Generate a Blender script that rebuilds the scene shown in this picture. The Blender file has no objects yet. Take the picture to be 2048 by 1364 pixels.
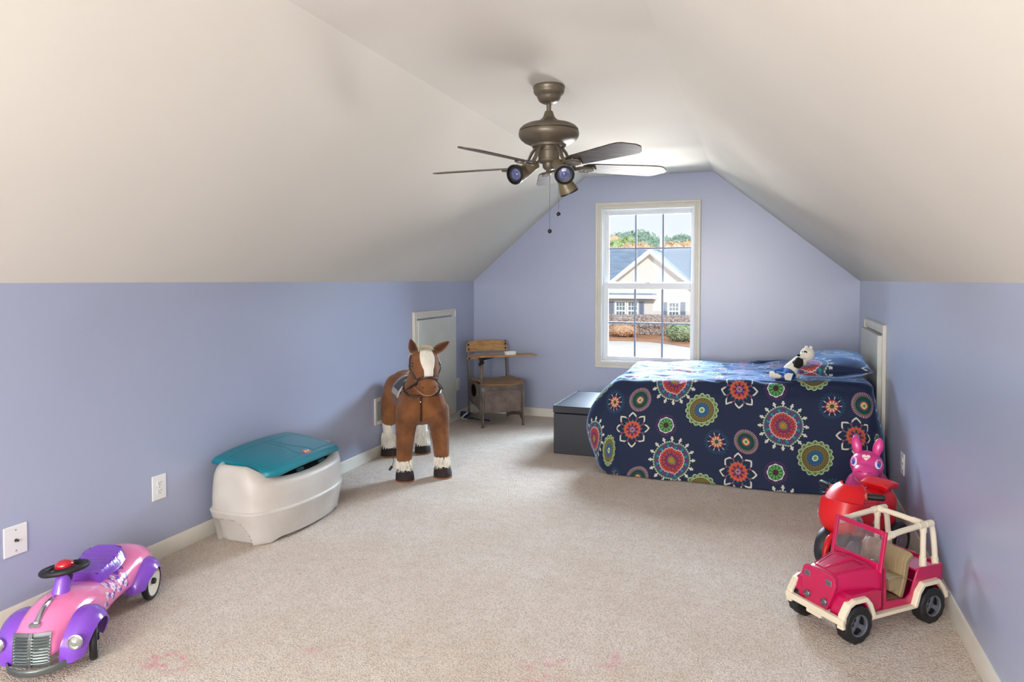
import bpy, bmesh, math, random
from math import sin, cos, pi, radians as R, atan2, hypot
from mathutils import Vector, Matrix, noise
from mathutils.bvhtree import BVHTree

random.seed(7)
SC = bpy.context.scene
COL = SC.collection

# ---------------------------------------------------------------- camera
FPX = 1381.0
YAW = math.atan(488 / 1381.0)
PITCH = R(1.75)
cam_d = bpy.data.cameras.new('camera')
cam_d.sensor_width = 36.0
cam_d.lens = FPX / 2048 * 36.0
cam_d.shift_y = (560 + FPX * math.tan(PITCH) - 682) / 2048
cam_d.clip_start = 0.05
cam_d.clip_end = 500
cam = bpy.data.objects.new('camera', cam_d)
COL.objects.link(cam)
cam.location = (0, 0, 1.40)
cam.rotation_euler = (R(90) - PITCH, 0, YAW)
SC.camera = cam

# ---------------------------------------------------------------- world, sun, lamps, exposure
SC.view_settings.view_transform = 'Standard'
SC.view_settings.look = 'None'
SC.view_settings.gamma = 1
SC.view_settings.exposure = 0.27
SC.view_settings.use_curve_mapping = False

wd = bpy.data.worlds.new('sky')
SC.world = wd
wd.use_nodes = True
wn = wd.node_tree.nodes
wl = wd.node_tree.links
bg = wn['Background']
tc = wn.new('ShaderNodeTexCoord')
sx = wn.new('ShaderNodeSeparateXYZ')
wl.new(tc.outputs['Generated'], sx.inputs[0])
rmp = wn.new('ShaderNodeValToRGB')
rmp.color_ramp.elements[0].position = 0.0
rmp.color_ramp.elements[0].color = (0.80, 0.83, 0.90, 1)
rmp.color_ramp.elements[1].position = 0.7
rmp.color_ramp.elements[1].color = (0.42, 0.60, 0.95, 1)
wl.new(sx.outputs[2], rmp.inputs[0])
wl.new(rmp.outputs[0], bg.inputs['Color'])
bg.inputs['Strength'].default_value = 1.02


def lamp(name, kind, loc, target, energy, color, **kw):
    d = bpy.data.lights.new(name, kind)
    d.energy = energy
    d.color = color
    for k, v in kw.items():
        setattr(d, k, v)
    o = bpy.data.objects.new(name, d)
    COL.objects.link(o)
    o.location = loc
    o.rotation_euler = (Vector(target) - Vector(loc)).to_track_quat('-Z', 'Y').to_euler()
    return o


# bright hazy sky beyond the far window, low over the neighbouring roofs
lamp('sky_glow', 'SUN', (-1.2, 12, 3.1), (-1.0, 6.75, 1.3), 10.5, (0.80, 0.88, 1.0), angle=R(45))
# afternoon sun that lights the neighbour's front
lamp('afternoon_sun', 'SUN', (9, -20, 16), (0, 0, 0), 2.7, (1.0, 0.95, 0.88), angle=R(1))
# open sky high outside the far window
lamp('sky_above_window', 'AREA', (-1.0, 10.0, 3.6), (-1.2, 4.6, 0.7), 3900.0, (0.66, 0.82, 1.0), shape='RECTANGLE', size=6.0, size_y=2.0)
# light thrown up by the pale driveway below the far window
lamp('driveway_bounce', 'AREA', (-1.0, 11.0, -1.0), (-1.0, 5.4, 1.7), 1050.0, (1.0, 0.96, 0.92), shape='RECTANGLE', size=3.4, size_y=1.6)
# added fill lamp behind the camera, in front of the closed gable
lamp('rear_fill', 'AREA', (-1.1, -2.25, 1.45), (-1.0, 4.0, 1.3), 185.0, (1.0, 0.98, 0.95), shape='RECTANGLE', size=2.2, size_y=1.5)
# unseen warm fill lamp beside the camera, inside the closed wall
lamp('side_fill', 'AREA', (0.60, -1.2, 0.9), (-1.8, 2.2, 1.2), 30.0, (1.0, 0.96, 0.92), shape='RECTANGLE', size=1.0, size_y=1.2)

# ---------------------------------------------------------------- materials


def lin(c):
    def f(v):
        v /= 255.0
        return v / 12.92 if v <= 0.04045 else ((v + 0.055) / 1.055) ** 2.4
    return (f(c[0]), f(c[1]), f(c[2]), 1.0)


MATS = {}


def mat(name, col, rough=0.5, metal=0.0, var=0.06, vscale=6.0, bump=0.0, bscale=60.0, spec=0.5, sheen=0.0, coat=0.0, col2=None, bdist=0.002, stretch=None, trans=0.0, bdetail=2.0):
    """principled material with noise-driven tone variation and fine relief"""
    if name in MATS:
        return MATS[name]
    m = bpy.data.materials.new(name)
    m.use_nodes = True
    nt = m.node_tree
    n, l = nt.nodes, nt.links
    b = n['Principled BSDF']
    b.inputs['Roughness'].default_value = rough
    b.inputs['Metallic'].default_value = metal
    b.inputs['Specular IOR Level'].default_value = spec
    b.inputs['Sheen Weight'].default_value = sheen
    b.inputs['Coat Weight'].default_value = coat
    b.inputs['Transmission Weight'].default_value = trans
    t = n.new('ShaderNodeTexCoord')
    src = t.outputs['Object']
    if stretch:
        mp = n.new('ShaderNodeMapping')
        mp.inputs['Scale'].default_value = stretch
        l.new(src, mp.inputs[0])
        src = mp.outputs[0]
    c1 = lin(col)
    if col2 is None:
        c2 = tuple(max(0, v * (1 - 2.2 * var)) for v in c1[:3]) + (1,)
    else:
        c2 = lin(col2)
    nz = n.new('ShaderNodeTexNoise')
    nz.inputs['Scale'].default_value = vscale
    nz.inputs['Detail'].default_value = 4
    l.new(src, nz.inputs['Vector'])
    mx = n.new('ShaderNodeMix')
    mx.data_type = 'RGBA'
    mx.inputs[6].default_value = c1
    mx.inputs[7].default_value = c2
    mr = n.new('ShaderNodeMapRange')
    mr.inputs[1].default_value = 0.35
    mr.inputs[2].default_value = 0.70
    l.new(nz.outputs[0], mr.inputs[0])
    l.new(mr.outputs[0], mx.inputs[0])
    l.new(mx.outputs[2], b.inputs['Base Color'])
    if bump:
        nb = n.new('ShaderNodeTexNoise')
        nb.inputs['Scale'].default_value = bscale
        nb.inputs['Detail'].default_value = bdetail
        l.new(src, nb.inputs['Vector'])
        bp = n.new('ShaderNodeBump')
        bp.inputs['Strength'].default_value = bump
        bp.inputs['Distance'].default_value = bdist
        l.new(nb.outputs[0], bp.inputs['Height'])
        l.new(bp.outputs[0], b.inputs['Normal'])
    MATS[name] = m
    return m


def glass_mat(name, tint=(1, 1, 1, 1), gloss=0.08, rough=0.02, dirt=0.0):
    m = bpy.data.materials.new(name)
    m.use_nodes = True
    n, l = m.node_tree.nodes, m.node_tree.links
    n.remove(n['Principled BSDF'])
    out = n['Material Output']
    tr = n.new('ShaderNodeBsdfTransparent')
    tr.inputs[0].default_value = tint
    gl = n.new('ShaderNodeBsdfGlossy')
    gl.inputs['Roughness'].default_value = rough
    mx = n.new('ShaderNodeMixShader')
    mx.inputs[0].default_value = gloss
    l.new(tr.outputs[0], mx.inputs[1])
    l.new(gl.outputs[0], mx.inputs[2])
    last = mx
    if dirt:
        df = n.new('ShaderNodeBsdfDiffuse')
        df.inputs[0].default_value = (0.75, 0.72, 0.72, 1)
        nz = n.new('ShaderNodeTexNoise')
        nz.inputs['Scale'].default_value = 40
        nz.inputs['Detail'].default_value = 8
        tcx = n.new('ShaderNodeTexCoord')
        l.new(tcx.outputs['Object'], nz.inputs['Vector'])
        mr = n.new('ShaderNodeMapRange')
        mr.inputs[1].default_value = 0.45
        mr.inputs[2].default_value = 0.8
        mr.inputs[3].default_value = dirt * 0.3
        mr.inputs[4].default_value = dirt
        l.new(nz.outputs[0], mr.inputs[0])
        m2 = n.new('ShaderNodeMixShader')
        l.new(mr.outputs[0], m2.inputs[0])
        l.new(mx.outputs[0], m2.inputs[1])
        l.new(df.outputs[0], m2.inputs[2])
        last = m2
    l.new(last.outputs[0], out.inputs[0])
    MATS[name] = m
    return m


# ---------------------------------------------------------------- object helpers


def thing(name, label, cat, loc=(0, 0, 0), rz=0.0, group=None):
    o = bpy.data.objects.new(name, None)
    COL.objects.link(o)
    o.empty_display_size = 0.05
    o.location = loc
    o.rotation_euler = (0, 0, rz)
    o['label'] = label
    o['category'] = cat
    if group:
        o['group'] = group
    return o


def tag(o, label, cat, group=None):
    o['label'] = label
    o['category'] = cat
    if group:
        o['group'] = group
    return o


def struct(o):
    o['kind'] = 'structure'
    return o


class MB:
    def __init__(s):
        s.v = []
        s.f = []
        s.uv = None

    def add(s, vs, fs):
        b = len(s.v)
        s.v += [Vector(p) for p in vs]
        s.f += [tuple(i + b for i in f) for f in fs]
        return s

    def box(s, c, d, M=None, taper=1.0):
        x, y, z = d[0] / 2, d[1] / 2, d[2] / 2
        vs = []
        for k in (-1, 1):
            t = taper if k == 1 else 1.0
            for (a, b) in ((-1, -1), (1, -1), (1, 1), (-1, 1)):
                p = Vector((a * x * t, b * y * t, k * z))
                if M is not None:
                    p = M @ p
                vs.append(p + Vector(c))
        return s.add(vs, [(3, 2, 1, 0), (4, 5, 6, 7), (0, 1, 5, 4), (1, 2, 6, 5), (2, 3, 7, 6), (3, 0, 4, 7)])

    def bb(s, x0, x1, y0, y1, z0, z1):
        return s.box(((x0 + x1) / 2, (y0 + y1) / 2, (z0 + z1) / 2), (x1 - x0, y1 - y0, z1 - z0))

    def loft(s, rings, cap0=True, cap1=True, closed=True):
        n = len(rings[0])
        vs = [p for r in rings for p in r]
        fs = []
        for i in range(len(rings) - 1):
            for j in range(n if closed else n - 1):
                k = (j + 1) % n
                fs.append((i * n + j, i * n + k, (i + 1) * n + k, (i + 1) * n + j))
        if cap0:
            fs.append(tuple(range(n - 1, -1, -1)))
        if cap1:
            fs.append(tuple((len(rings) - 1) * n + j for j in range(n)))
        return s.add(vs, fs)

    def tube(s, pts, r, n=10, flat=1.0, up=None, cap=True, closed=False):
        pts = [Vector(p) for p in pts]
        m = len(pts)
        if not hasattr(r, '__len__'):
            r = [r] * m
        tang = []
        for i in range(m):
            if closed:
                t = pts[(i + 1) % m] - pts[i - 1]
            else:
                t = pts[min(i + 1, m - 1)] - pts[max(i - 1, 0)]
            tang.append(t.normalized())
        ref = Vector(up) if up is not None else (Vector((0, 0, 1)) if abs(tang[0].z) < 0.9 else Vector((1, 0, 0)))
        a = tang[0].cross(ref).normalized()
        rings = []
        for i in range(m):
            t = tang[i]
            if up is not None:
                a2 = t.cross(Vector(up))
                if a2.length > 1e-4:
                    a = a2.normalized()
            else:
                a = (a - t * a.dot(t)).normalized()
            b = t.cross(a).normalized()
            rings.append([pts[i] + a * (r[i] * cos(2 * pi * k / n)) + b * (r[i] * flat * sin(2 * pi * k / n)) for k in range(n)])
        if closed:
            rings.append(rings[0])
            return s.loft(rings, False, False)
        return s.loft(rings, cap, cap)

    def lathe(s, prof, n=24, M=None, c=(0, 0, 0)):
        """profile of (radius, z) turned about z"""
        rings = []
        for (r, z) in prof:
            ring = []
            for k in range(n):
                p = Vector((r * cos(2 * pi * k / n), r * sin(2 * pi * k / n), z))
                if M is not None:
                    p = M @ p
                ring.append(p + Vector(c))
            rings.append(ring)
        if prof[0][0] > 0.003 and prof[-1][0] > 0.003:
            rings.append(rings[0])
            return s.loft(rings, False, False)
        return s.loft(rings, True, True)

    def ell(s, c, r, M=None, u=20, w=12):
        if not hasattr(r, '__len__'):
            r = (r, r, r)
        rings = []
        for i in range(1, w):
            th = pi * i / w
            ring = []
            for k in range(u):
                p = Vector((r[0] * sin(th) * cos(2 * pi * k / u), r[1] * sin(th) * sin(2 * pi * k / u), -r[2] * cos(th)))
                if M is not None:
                    p = M @ p
                ring.append(p + Vector(c))
            rings.append(ring)
        b = len(s.v)
        s.loft(rings, False, False)
        bot = Vector((0, 0, -r[2]))
        top = Vector((0, 0, r[2]))
        if M is not None:
            bot = M @ bot
            top = M @ top
        i0 = len(s.v)
        s.v += [bot + Vector(c), top + Vector(c)]
        for k in range(u):
            s.f.append((i0, b + (k + 1) % u, b + k))
            s.f.append((i0 + 1, b + (w - 2) * u + k, b + (w - 2) * u + (k + 1) % u))
        return s

    def prism(s, poly, fn, h0, h1):
        """poly: 2-D outline; fn(a, b, h) -> point"""
        n = len(poly)
        vs = [fn(a, b, h0) for a, b in poly] + [fn(a, b, h1) for a, b in poly]
        fs = [tuple(range(n - 1, -1, -1)), tuple(range(n, 2 * n))]
        fs += [(i, (i + 1) % n, n + (i + 1) % n, n + i) for i in range(n)]
        return s.add(vs, fs)

    def grid(s, nu, nv, fn, uvfn=None):
        b = len(s.v)
        for i in range(nu + 1):
            for j in range(nv + 1):
                s.v.append(Vector(fn(i / nu, j / nv)))
        for i in range(nu):
            for j in range(nv):
                s.f.append((b + i * (nv + 1) + j, b + (i + 1) * (nv + 1) + j, b + (i + 1) * (nv + 1) + j + 1, b + i * (nv + 1) + j + 1))
        return s

    def slab(s, nu, nv, fn, t):
        """grid with thickness t along -normal estimate; fn returns point; closed shell"""
        P = [[Vector(fn(i / nu, j / nv)) for j in range(nv + 1)] for i in range(nu + 1)]
        N = [[None] * (nv + 1) for _ in range(nu + 1)]
        for i in range(nu + 1):
            for j in range(nv + 1):
                du = P[min(i + 1, nu)][j] - P[max(i - 1, 0)][j]
                dv = P[i][min(j + 1, nv)] - P[i][max(j - 1, 0)]
                nn = du.cross(dv)
                N[i][j] = nn.normalized() if nn.length > 1e-12 else Vector((0, 0, 1))
        b = len(s.v)
        w = nv + 1
        for i in range(nu + 1):
            for j in range(nv + 1):
                s.v.append(P[i][j])
        o = len(s.v) - b
        for i in range(nu + 1):
            for j in range(nv + 1):
                s.v.append(P[i][j] - N[i][j] * t)
        for i in range(nu):
            for j in range(nv):
                q = (b + i * w + j, b + (i + 1) * w + j, b + (i + 1) * w + j + 1, b + i * w + j + 1)
                s.f.append(q)
                s.f.append(tuple(k + o for k in reversed(q)))
        for i in range(nu):
            s.f.append((b + i * w, b + i * w + o, b + (i + 1) * w + o, b + (i + 1) * w))
            s.f.append((b + (i + 1) * w + nv, b + (i + 1) * w + nv + o, b + i * w + nv + o, b + i * w + nv))
        for j in range(nv):
            s.f.append((b + j + 1, b + j + 1 + o, b + j + o, b + j))
            s.f.append((b + nu * w + j, b + nu * w + j + o, b + nu * w + j + 1 + o, b + nu * w + j + 1))
        return s

    def build(s, name, m=None, parent=None, smooth=40, bevel=0.0, seg=2, weld=False, fix=True):
        me = bpy.data.meshes.new(name)
        me.from_pydata([tuple(v) for v in s.v], [], s.f)
        if fix or weld:
            bm = bmesh.new()
            bm.from_mesh(me)
            if weld:
                bmesh.ops.remove_doubles(bm, verts=bm.verts, dist=1e-5)
            bmesh.ops.recalc_face_normals(bm, faces=bm.faces)
            bm.to_mesh(me)
            bm.free()
        if m:
            me.materials.append(m)
        if smooth:
            me.polygons.foreach_set('use_smooth', [True] * len(me.polygons))
            me.set_sharp_from_angle(angle=R(smooth))
        me.update()
        o = bpy.data.objects.new(name, me)
        COL.objects.link(o)
        o.parent = parent
        if bevel:
            bv = o.modifiers.new('bevel', 'BEVEL')
            bv.width = bevel
            bv.segments = seg
            bv.limit_method = 'ANGLE'
            bv.angle_limit = R(35)
        return o


def organic(mb, name, m, parent, voxel=0.01, smooth=8, fac=0.5):
    """fuse overlapping closed forms into one continuous skin"""
    o = mb.build(name, m, parent, smooth=0, fix=True)
    r = o.modifiers.new('r', 'REMESH')
    r.mode = 'VOXEL'
    r.voxel_size = voxel
    if smooth:
        sm = o.modifiers.new('s', 'SMOOTH')
        sm.iterations = smooth
        sm.factor = fac
    dg = bpy.context.evaluated_depsgraph_get()
    dg.update()
    me = bpy.data.meshes.new_from_object(o.evaluated_get(dg))
    o.modifiers.clear()
    old = o.data
    o.data = me
    bpy.data.meshes.remove(old)
    me.name = name
    me.polygons.foreach_set('use_smooth', [True] * len(me.polygons))
    if not me.materials:
        me.materials.append(m)
    return o


def bvh_of(*objs):
    vs, fs = [], []
    for o in objs:
        b = len(vs)
        vs += [v.co.copy() for v in o.data.vertices]
        fs += [tuple(i + b for i in p.vertices) for p in o.data.polygons]
    return BVHTree.FromPolygons(vs, fs)


def cast(bvh, o, d, off=0.003, default=None):
    h, nrm, i, dist = bvh.ray_cast(Vector(o), Vector(d).normalized())
    if h is None:
        return default
    return h - Vector(d).normalized() * off


def text_mesh(s, size, name, m, parent, M, depth=0.0004):
    cu = bpy.data.curves.new(name, 'FONT')
    cu.body = s
    cu.size = size
    cu.align_x = 'CENTER'
    cu.align_y = 'CENTER'
    cu.extrude = depth
    t = bpy.data.objects.new(name, cu)
    COL.objects.link(t)
    dg = bpy.context.evaluated_depsgraph_get()
    dg.update()
    me = bpy.data.meshes.new_from_object(t.evaluated_get(dg))
    bpy.data.objects.remove(t)
    me.transform(M)
    me.name = name
    me.materials.clear()
    me.materials.append(m)
    o = bpy.data.objects.new(name, me)
    COL.objects.link(o)
    o.parent = parent
    return o


def Rz(a):
    return Matrix.Rotation(a, 3, 'Z')


def Rx(a):
    return Matrix.Rotation(a, 3, 'X')


def Ry(a):
    return Matrix.Rotation(a, 3, 'Y')


def align(d):
    """3x3 matrix that turns +z into direction d"""
    return Vector(d).normalized().to_track_quat('Z', 'Y').to_matrix()


def torus(mb, c, R0, r, M=None, n=32, k=10, a0=0, a1=2 * pi):
    closed = abs(a1 - a0 - 2 * pi) < 1e-6
    pts = []
    for i in range(n if closed else n + 1):
        a = a0 + (a1 - a0) * i / n
        p = Vector((R0 * cos(a), R0 * sin(a), 0))
        if M is not None:
            p = M @ p
        pts.append(p + Vector(c))
    return mb.tube(pts, r, k, closed=closed)

# ================================================================ SETTING
XL, YB, HK, HC_ = -2.82, 6.765, 1.388, 2.42
YF = -2.4


def XR(y):
    return 0.784 + (y - 3.2) * 0.0225


M_blue = mat('wall_blue_paint', (163, 170, 194), rough=0.32, spec=0.75, var=0.02, vscale=1.5, bump=0.10, bscale=260, bdist=0.001)
M_ceil = mat('ceiling_paint', (221, 217, 208), rough=0.8, spec=0.12, var=0.02, vscale=1.2, bump=0.08, bscale=200, bdist=0.001)
M_trim = mat('trim_gloss_paint', (214, 210, 198), rough=0.32, var=0.03, vscale=5)
M_white = mat('window_vinyl', (225, 228, 230), rough=0.35, var=0.02)
M_plate = mat('plate_plastic', (226, 226, 224), rough=0.3, var=0.02)
M_dark = mat('dark_slot', (25, 24, 24), rough=0.6)
M_screw = mat('screw_metal', (150, 150, 150), rough=0.3, metal=1.0)
M_glass = glass_mat('window_glass', (0.97, 0.985, 0.99, 1), 0.007)


def carpet_material():
    m = bpy.data.materials.new('carpet_pile')
    m.use_nodes = True
    n, l = m.node_tree.nodes, m.node_tree.links
    b = n['Principled BSDF']
    b.inputs['Roughness'].default_value = 0.95
    b.inputs['Specular IOR Level'].default_value = 0.15
    b.inputs['Sheen Weight'].default_value = 0.25
    b.inputs['Sheen Roughness'].default_value = 0.5
    t = n.new('ShaderNodeTexCoord')

    def nz(scale, detail=3, rough=0.5):
        k = n.new('ShaderNodeTexNoise')
        k.inputs['Scale'].default_value = scale
        k.inputs['Detail'].default_value = detail
        k.inputs['Roughness'].default_value = rough
        l.new(t.outputs['Object'], k.inputs['Vector'])
        return k

    def rng(s, a, c, lo=0.0, hi=1.0):
        k = n.new('ShaderNodeMapRange')
        k.inputs[1].default_value = a
        k.inputs[2].default_value = c
        k.inputs[3].default_value = lo
        k.inputs[4].default_value = hi
        l.new(s, k.inputs[0])
        return k.outputs[0]

    def mix(f, c1, c2):
        k = n.new('ShaderNodeMix')
        k.data_type = 'RGBA'
        l.new(f, k.inputs[0])
        for i, c in ((6, c1), (7, c2)):
            if isinstance(c, tuple):
                k.inputs[i].default_value = c
            else:
                l.new(c, k.inputs[i])
        return k.outputs[2]

    big = nz(1.7, 4)
    mid = nz(14, 4)
    tuft = n.new('ShaderNodeTexVoronoi')
    tuft.inputs['Scale'].default_value = 150
    tuft.inputs['Randomness'].default_value = 1
    l.new(t.outputs['Object'], tuft.inputs['Vector'])
    fine = nz(210, 2)
    c = mix(rng(big.outputs[0], 0.38, 0.68), lin((228, 215, 202)), lin((216, 198, 178)))
    c = mix(rng(mid.outputs[0], 0.40, 0.75, 0, 0.35), c, lin((200, 170, 138)))
    c = mix(rng(tuft.outputs['Distance'], 0.30, 0.80, 0, 0.50), c, lin((140, 116, 98)))
    c = mix(rng(fine.outputs[0], 0.50, 0.72, 0, 0.5), c, lin((232, 224, 214)))
    # spilt pink paint, with a shape of its own
    sp = n.new('ShaderNodeSeparateXYZ')
    l.new(t.outputs['Object'], sp.inputs[0])
    stain_n = nz(22, 4)

    def stain(cx, cy, rx, ry, strength):
        nonlocal c
        mp = n.new('ShaderNodeMapping')
        mp.inputs['Location'].default_value = (-cx / rx, -cy / ry, 0)
        mp.inputs['Scale'].default_value = (1 / rx, 1 / ry, 0)
        l.new(t.outputs['Object'], mp.inputs[0])
        ln = n.new('ShaderNodeVectorMath')
        ln.operation = 'LENGTH'
        l.new(mp.outputs[0], ln.inputs[0])
        f = rng(ln.outputs['Value'], 1.0, 0.3, 0, 1)
        k = n.new('ShaderNodeMath')
        k.operation = 'MULTIPLY'
        l.new(f, k.inputs[0])
        l.new(rng(stain_n.outputs[0], 0.45, 0.65, 0, strength), k.inputs[1])
        c = mix(k.outputs[0], c, lin((214, 120, 138)))

    stain(-2.03, 1.93, 0.16, 0.09, 0.75)
    stain(-0.70, 2.33, 0.14, 0.16, 0.45)
    stain(-0.47, 2.47, 0.10, 0.10, 0.45)
    stain(-1.55, 2.17, 0.10, 0.06, 0.35)
    l.new(c, b.inputs['Base Color'])
    # pile relief
    ad = n.new('ShaderNodeMath')
    ad.operation = 'SUBTRACT'
    l.new(fine.outputs[0], ad.inputs[0])
    l.new(tuft.outputs['Distance'], ad.inputs[1])
    bp = n.new('ShaderNodeBump')
    bp.inputs['Strength'].default_value = 0.9
    bp.inputs['Distance'].default_value = 0.008
    l.new(ad.outputs[0], bp.inputs['Height'])
    bp2 = n.new('ShaderNodeBump')
    bp2.inputs['Strength'].default_value = 0.6
    bp2.inputs['Distance'].default_value = 0.02
    l.new(mid.outputs[0], bp2.inputs['Height'])
    l.new(bp2.outputs[0], bp.inputs['Normal'])
    l.new(bp.outputs[0], b.inputs['Normal'])
    return m


M_carpet = carpet_material()

# floor
mb = MB()
mb.bb(XL - 0.12, XR(7) + 0.12, YF - 0.12, YB + 0.12, -0.12, 0.0)
struct(mb.build('floor', M_carpet, smooth=0))

# knee walls
mb = MB()
mb.bb(XL - 0.12, XL, YF - 0.1, YB + 0.12, -0.1, HK + 0.06)
struct(mb.build('wall_left', M_blue, smooth=0))
mb = MB()
y0, y1 = YF - 0.1, YB + 0.12
mb.prism([(XR(y0), y0), (XR(y0) + 0.12, y0), (XR(y1) + 0.12, y1), (XR(y1), y1)], lambda a, b, h: (a, b, h), -0.1, HK + 0.06)
struct(mb.build('wall_right', M_blue, smooth=0))

# ceiling: left slope, flat, right slope, one drywall skin 0.1 thick
X1, X2 = -1.62, -0.38
mb = MB()
for (ya, yb) in ((YF - 0.1, YB + 0.12),):
    xra, xrb = XR(ya), XR(yb)
    ins_a = [(XL - 0.02, HK - 0.017), (X1, HC_), (X2 - 0.01, HC_), (xra + 0.02, HK - 0.017)]
    ins_b = [(XL - 0.02, HK - 0.017), (X1, HC_), (X2 - 0.01, HC_), (xrb + 0.02, HK - 0.017)]
    rings = []
    for k in range(4):
        i = [Vector((ins_a[k][0], ya, ins_a[k][1])), Vector((ins_b[k][0], yb, ins_b[k][1]))]
        off = [Vector((-0.09, 0, 0.09)), Vector((-0.04, 0, 0.12)), Vector((0.04, 0, 0.12)), Vector((0.09, 0, 0.09))][k]
        rings.append([i[0], i[1], i[1] + off, i[0] + off])
    mb.loft(rings)
struct(mb.build('ceiling', M_ceil, smooth=0))

# gable walls; the far one has the window opening
WX0, WX1, WZ0, WZ1 = -1.455, -0.548, 0.585, 2.105


def roofz(x):
    if x < X1:
        return HK + (x - XL) / (X1 - XL) * (HC_ - HK) + 0.03
    if x > X2:
        return HK + (XR(YB) - x) / (XR(YB) - X2) * (HC_ - HK) + 0.03
    return HC_ + 0.03


mb = MB()
fn = lambda a, b, h: (a, h, b)
xa, xb = XL - 0.03, XR(YB) + 0.03
mb.prism([(xa, -0.05), (WX0, -0.05), (WX0, roofz(WX0)), (X1, roofz(X1)), (xa, roofz(xa))], fn, YB, YB + 0.14)
mb.prism([(WX1, -0.05), (xb, -0.05), (xb, roofz(xb)), (X2, roofz(X2)), (WX1, roofz(WX1))], fn, YB, YB + 0.14)
mb.prism([(WX0, -0.05), (WX1, -0.05), (WX1, WZ0), (WX0, WZ0)], fn, YB, YB + 0.14)
mb.prism([(WX0, WZ1), (WX1, WZ1), (WX1, HC_ + 0.03), (WX0, HC_ + 0.03)], fn, YB, YB + 0.14)
struct(mb.build('wall_back', M_blue, smooth=0, fix=False))
mb = MB()
mb.prism([(xa, -0.05), (xb, -0.05), (xb, roofz(xb)), (X2, roofz(X2)), (X1, roofz(X1)), (xa, roofz(xa))], fn, YF - 0.1, YF)
struct(mb.build('wall_front', M_blue, smooth=0))


# baseboards with a stepped cap
def baseboard(name, p0, p1, nrm):
    p0, p1, nrm = Vector(p0), Vector(p1), Vector(nrm)
    prof = [(0, 0), (0.014, 0), (0.014, 0.060), (0.010, 0.068), (0.010, 0.072), (0.005, 0.081), (0, 0.082)]
    mb = MB()
    mb.loft([[p + nrm * a + Vector((0, 0, b)) for a, b in prof] for p in (p0, p1)])
    return struct(mb.build(name, M_trim, smooth=30))


baseboard('baseboard_left', (XL, YF, 0), (XL, YB, 0), (1, 0, 0))
baseboard('baseboard_back', (XL, YB, 0), (XR(YB), YB, 0), (0, -1, 0))
baseboard('baseboard_right', (XR(YF), YF, 0), (XR(YB), YB, 0), (-1, 0, 0))

# ---------------------------------------------------------------- window
win = bpy.data.objects.new('window_1', None)
COL.objects.link(win)
win.location = (0, YB, 0)
struct(win)
CX0, CX1, CZ0, CZ1 = -1.508, -0.495, 0.53, 2.160


def frame(mb, x0, x1, z0, z1, w, y0, y1, wb=None, wt=None):
    wb = w if wb is None else wb
    wt = w if wt is None else wt
    mb.bb(x0, x0 + w, y0, y1, z0, z1)
    mb.bb(x1 - w, x1, y0, y1, z0, z1)
    mb.bb(x0 + w, x1 - w, y0, y1, z0, z0 + wb)
    mb.bb(x0 + w, x1 - w, y0, y1, z1 - wt, z1)


mb = MB()
frame(mb, CX0, CX1, CZ0, CZ1, 0.060, -0.014, 0.0)
frame(mb, CX0 + 0.004, CX1 - 0.004, CZ0 + 0.004, CZ1 - 0.004, 0.018, -0.024, -0.012)
frame(mb, CX0 + 0.030, CX1 - 0.030, CZ0 + 0.03, CZ1 - 0.03, 0.008, -0.019, -0.012)
frame(mb, CX0 + 0.046, CX1 - 0.046, CZ0 + 0.046, CZ1 - 0.046, 0.012, -0.021, -0.012)
mb.build('casing', M_trim, win, smooth=0, bevel=0.002)
mb = MB()
frame(mb, WX0, WX1, WZ0, WZ1, 0.018, -0.010, 0.14)
frame(mb, WX0 + 0.018, WX1 - 0.018, WZ0 + 0.018, WZ1 - 0.018, 0.014, 0.03, 0.12)
mb.build('jamb', M_white, win, smooth=0, bevel=0.0015)
GX0, GX1 = -1.385, -0.592


def sash(name, z0, z1, y, bot, top):
    """bottom/top rail heights; glass between"""
    mb = MB()
    x0, x1 = WX0 + 0.030, WX1 - 0.012
    mb.bb(x0, GX0, y, y + 0.032, z0, z1)
    mb.bb(GX1, x1, y, y + 0.032, z0, z1)
    mb.bb(GX0, GX1, y, y + 0.032, z0, z0 + bot)
    mb.bb(GX0, GX1, y, y + 0.032, z1 - top, z1)
    s = mb.build(name, M_white, win, smooth=0, bevel=0.003)
    gz0, gz1 = z0 + bot, z1 - top
    yc = y + 0.016
    w = (GX1 - GX0) / 3
    g = MB()
    for k in (1, 2):
        g.bb(GX0 + w * k - 0.009, GX0 + w * k + 0.009, yc - 0.006, yc + 0.006, gz0, gz1)
    g.bb(GX0, GX1, yc - 0.0065, yc + 0.0065, (gz0 + gz1) / 2 - 0.009, (gz0 + gz1) / 2 + 0.009)
    g.build('muntin', mat('muntin_vinyl', (128, 138, 160), rough=0.4), s, smooth=0, bevel=0.001)
    first = None
    for i in range(3):
        for j in range(2):
            if first is None:
                p = MB()
                p.bb(-w / 2 + 0.0095, w / 2 - 0.0095, -0.0015, 0.0015, -(gz1 - gz0) / 4 + 0.010, (gz1 - gz0) / 4 - 0.010)
                o = p.build('pane', M_glass, s, smooth=0)
                first = o
            else:
                o = bpy.data.objects.new('pane', first.data)
                COL.objects.link(o)
                o.parent = s
            o.location = (GX0 + w * (i + 0.5), yc, gz0 + (gz1 - gz0) * (0.25 + 0.5 * j))
    return s


sash('upper_sash', 1.335, 2.080, 0.062, 0.045, 0.040)
sash('lower_sash', 0.612, 1.372, 0.026, 0.032, 0.062)
mb = MB()
mb.box((-1.0, 0.035, 1.376), (0.05, 0.018, 0.008))
mb.lathe([(0.001, 0), (0.009, 0), (0.008, 0.006), (0.001, 0.007)], 12, c=(-1.0, 0.035, 1.38))
mb.build('sash_lock', M_white, win, smooth=30)

# ---------------------------------------------------------------- access doors in the knee walls


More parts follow.
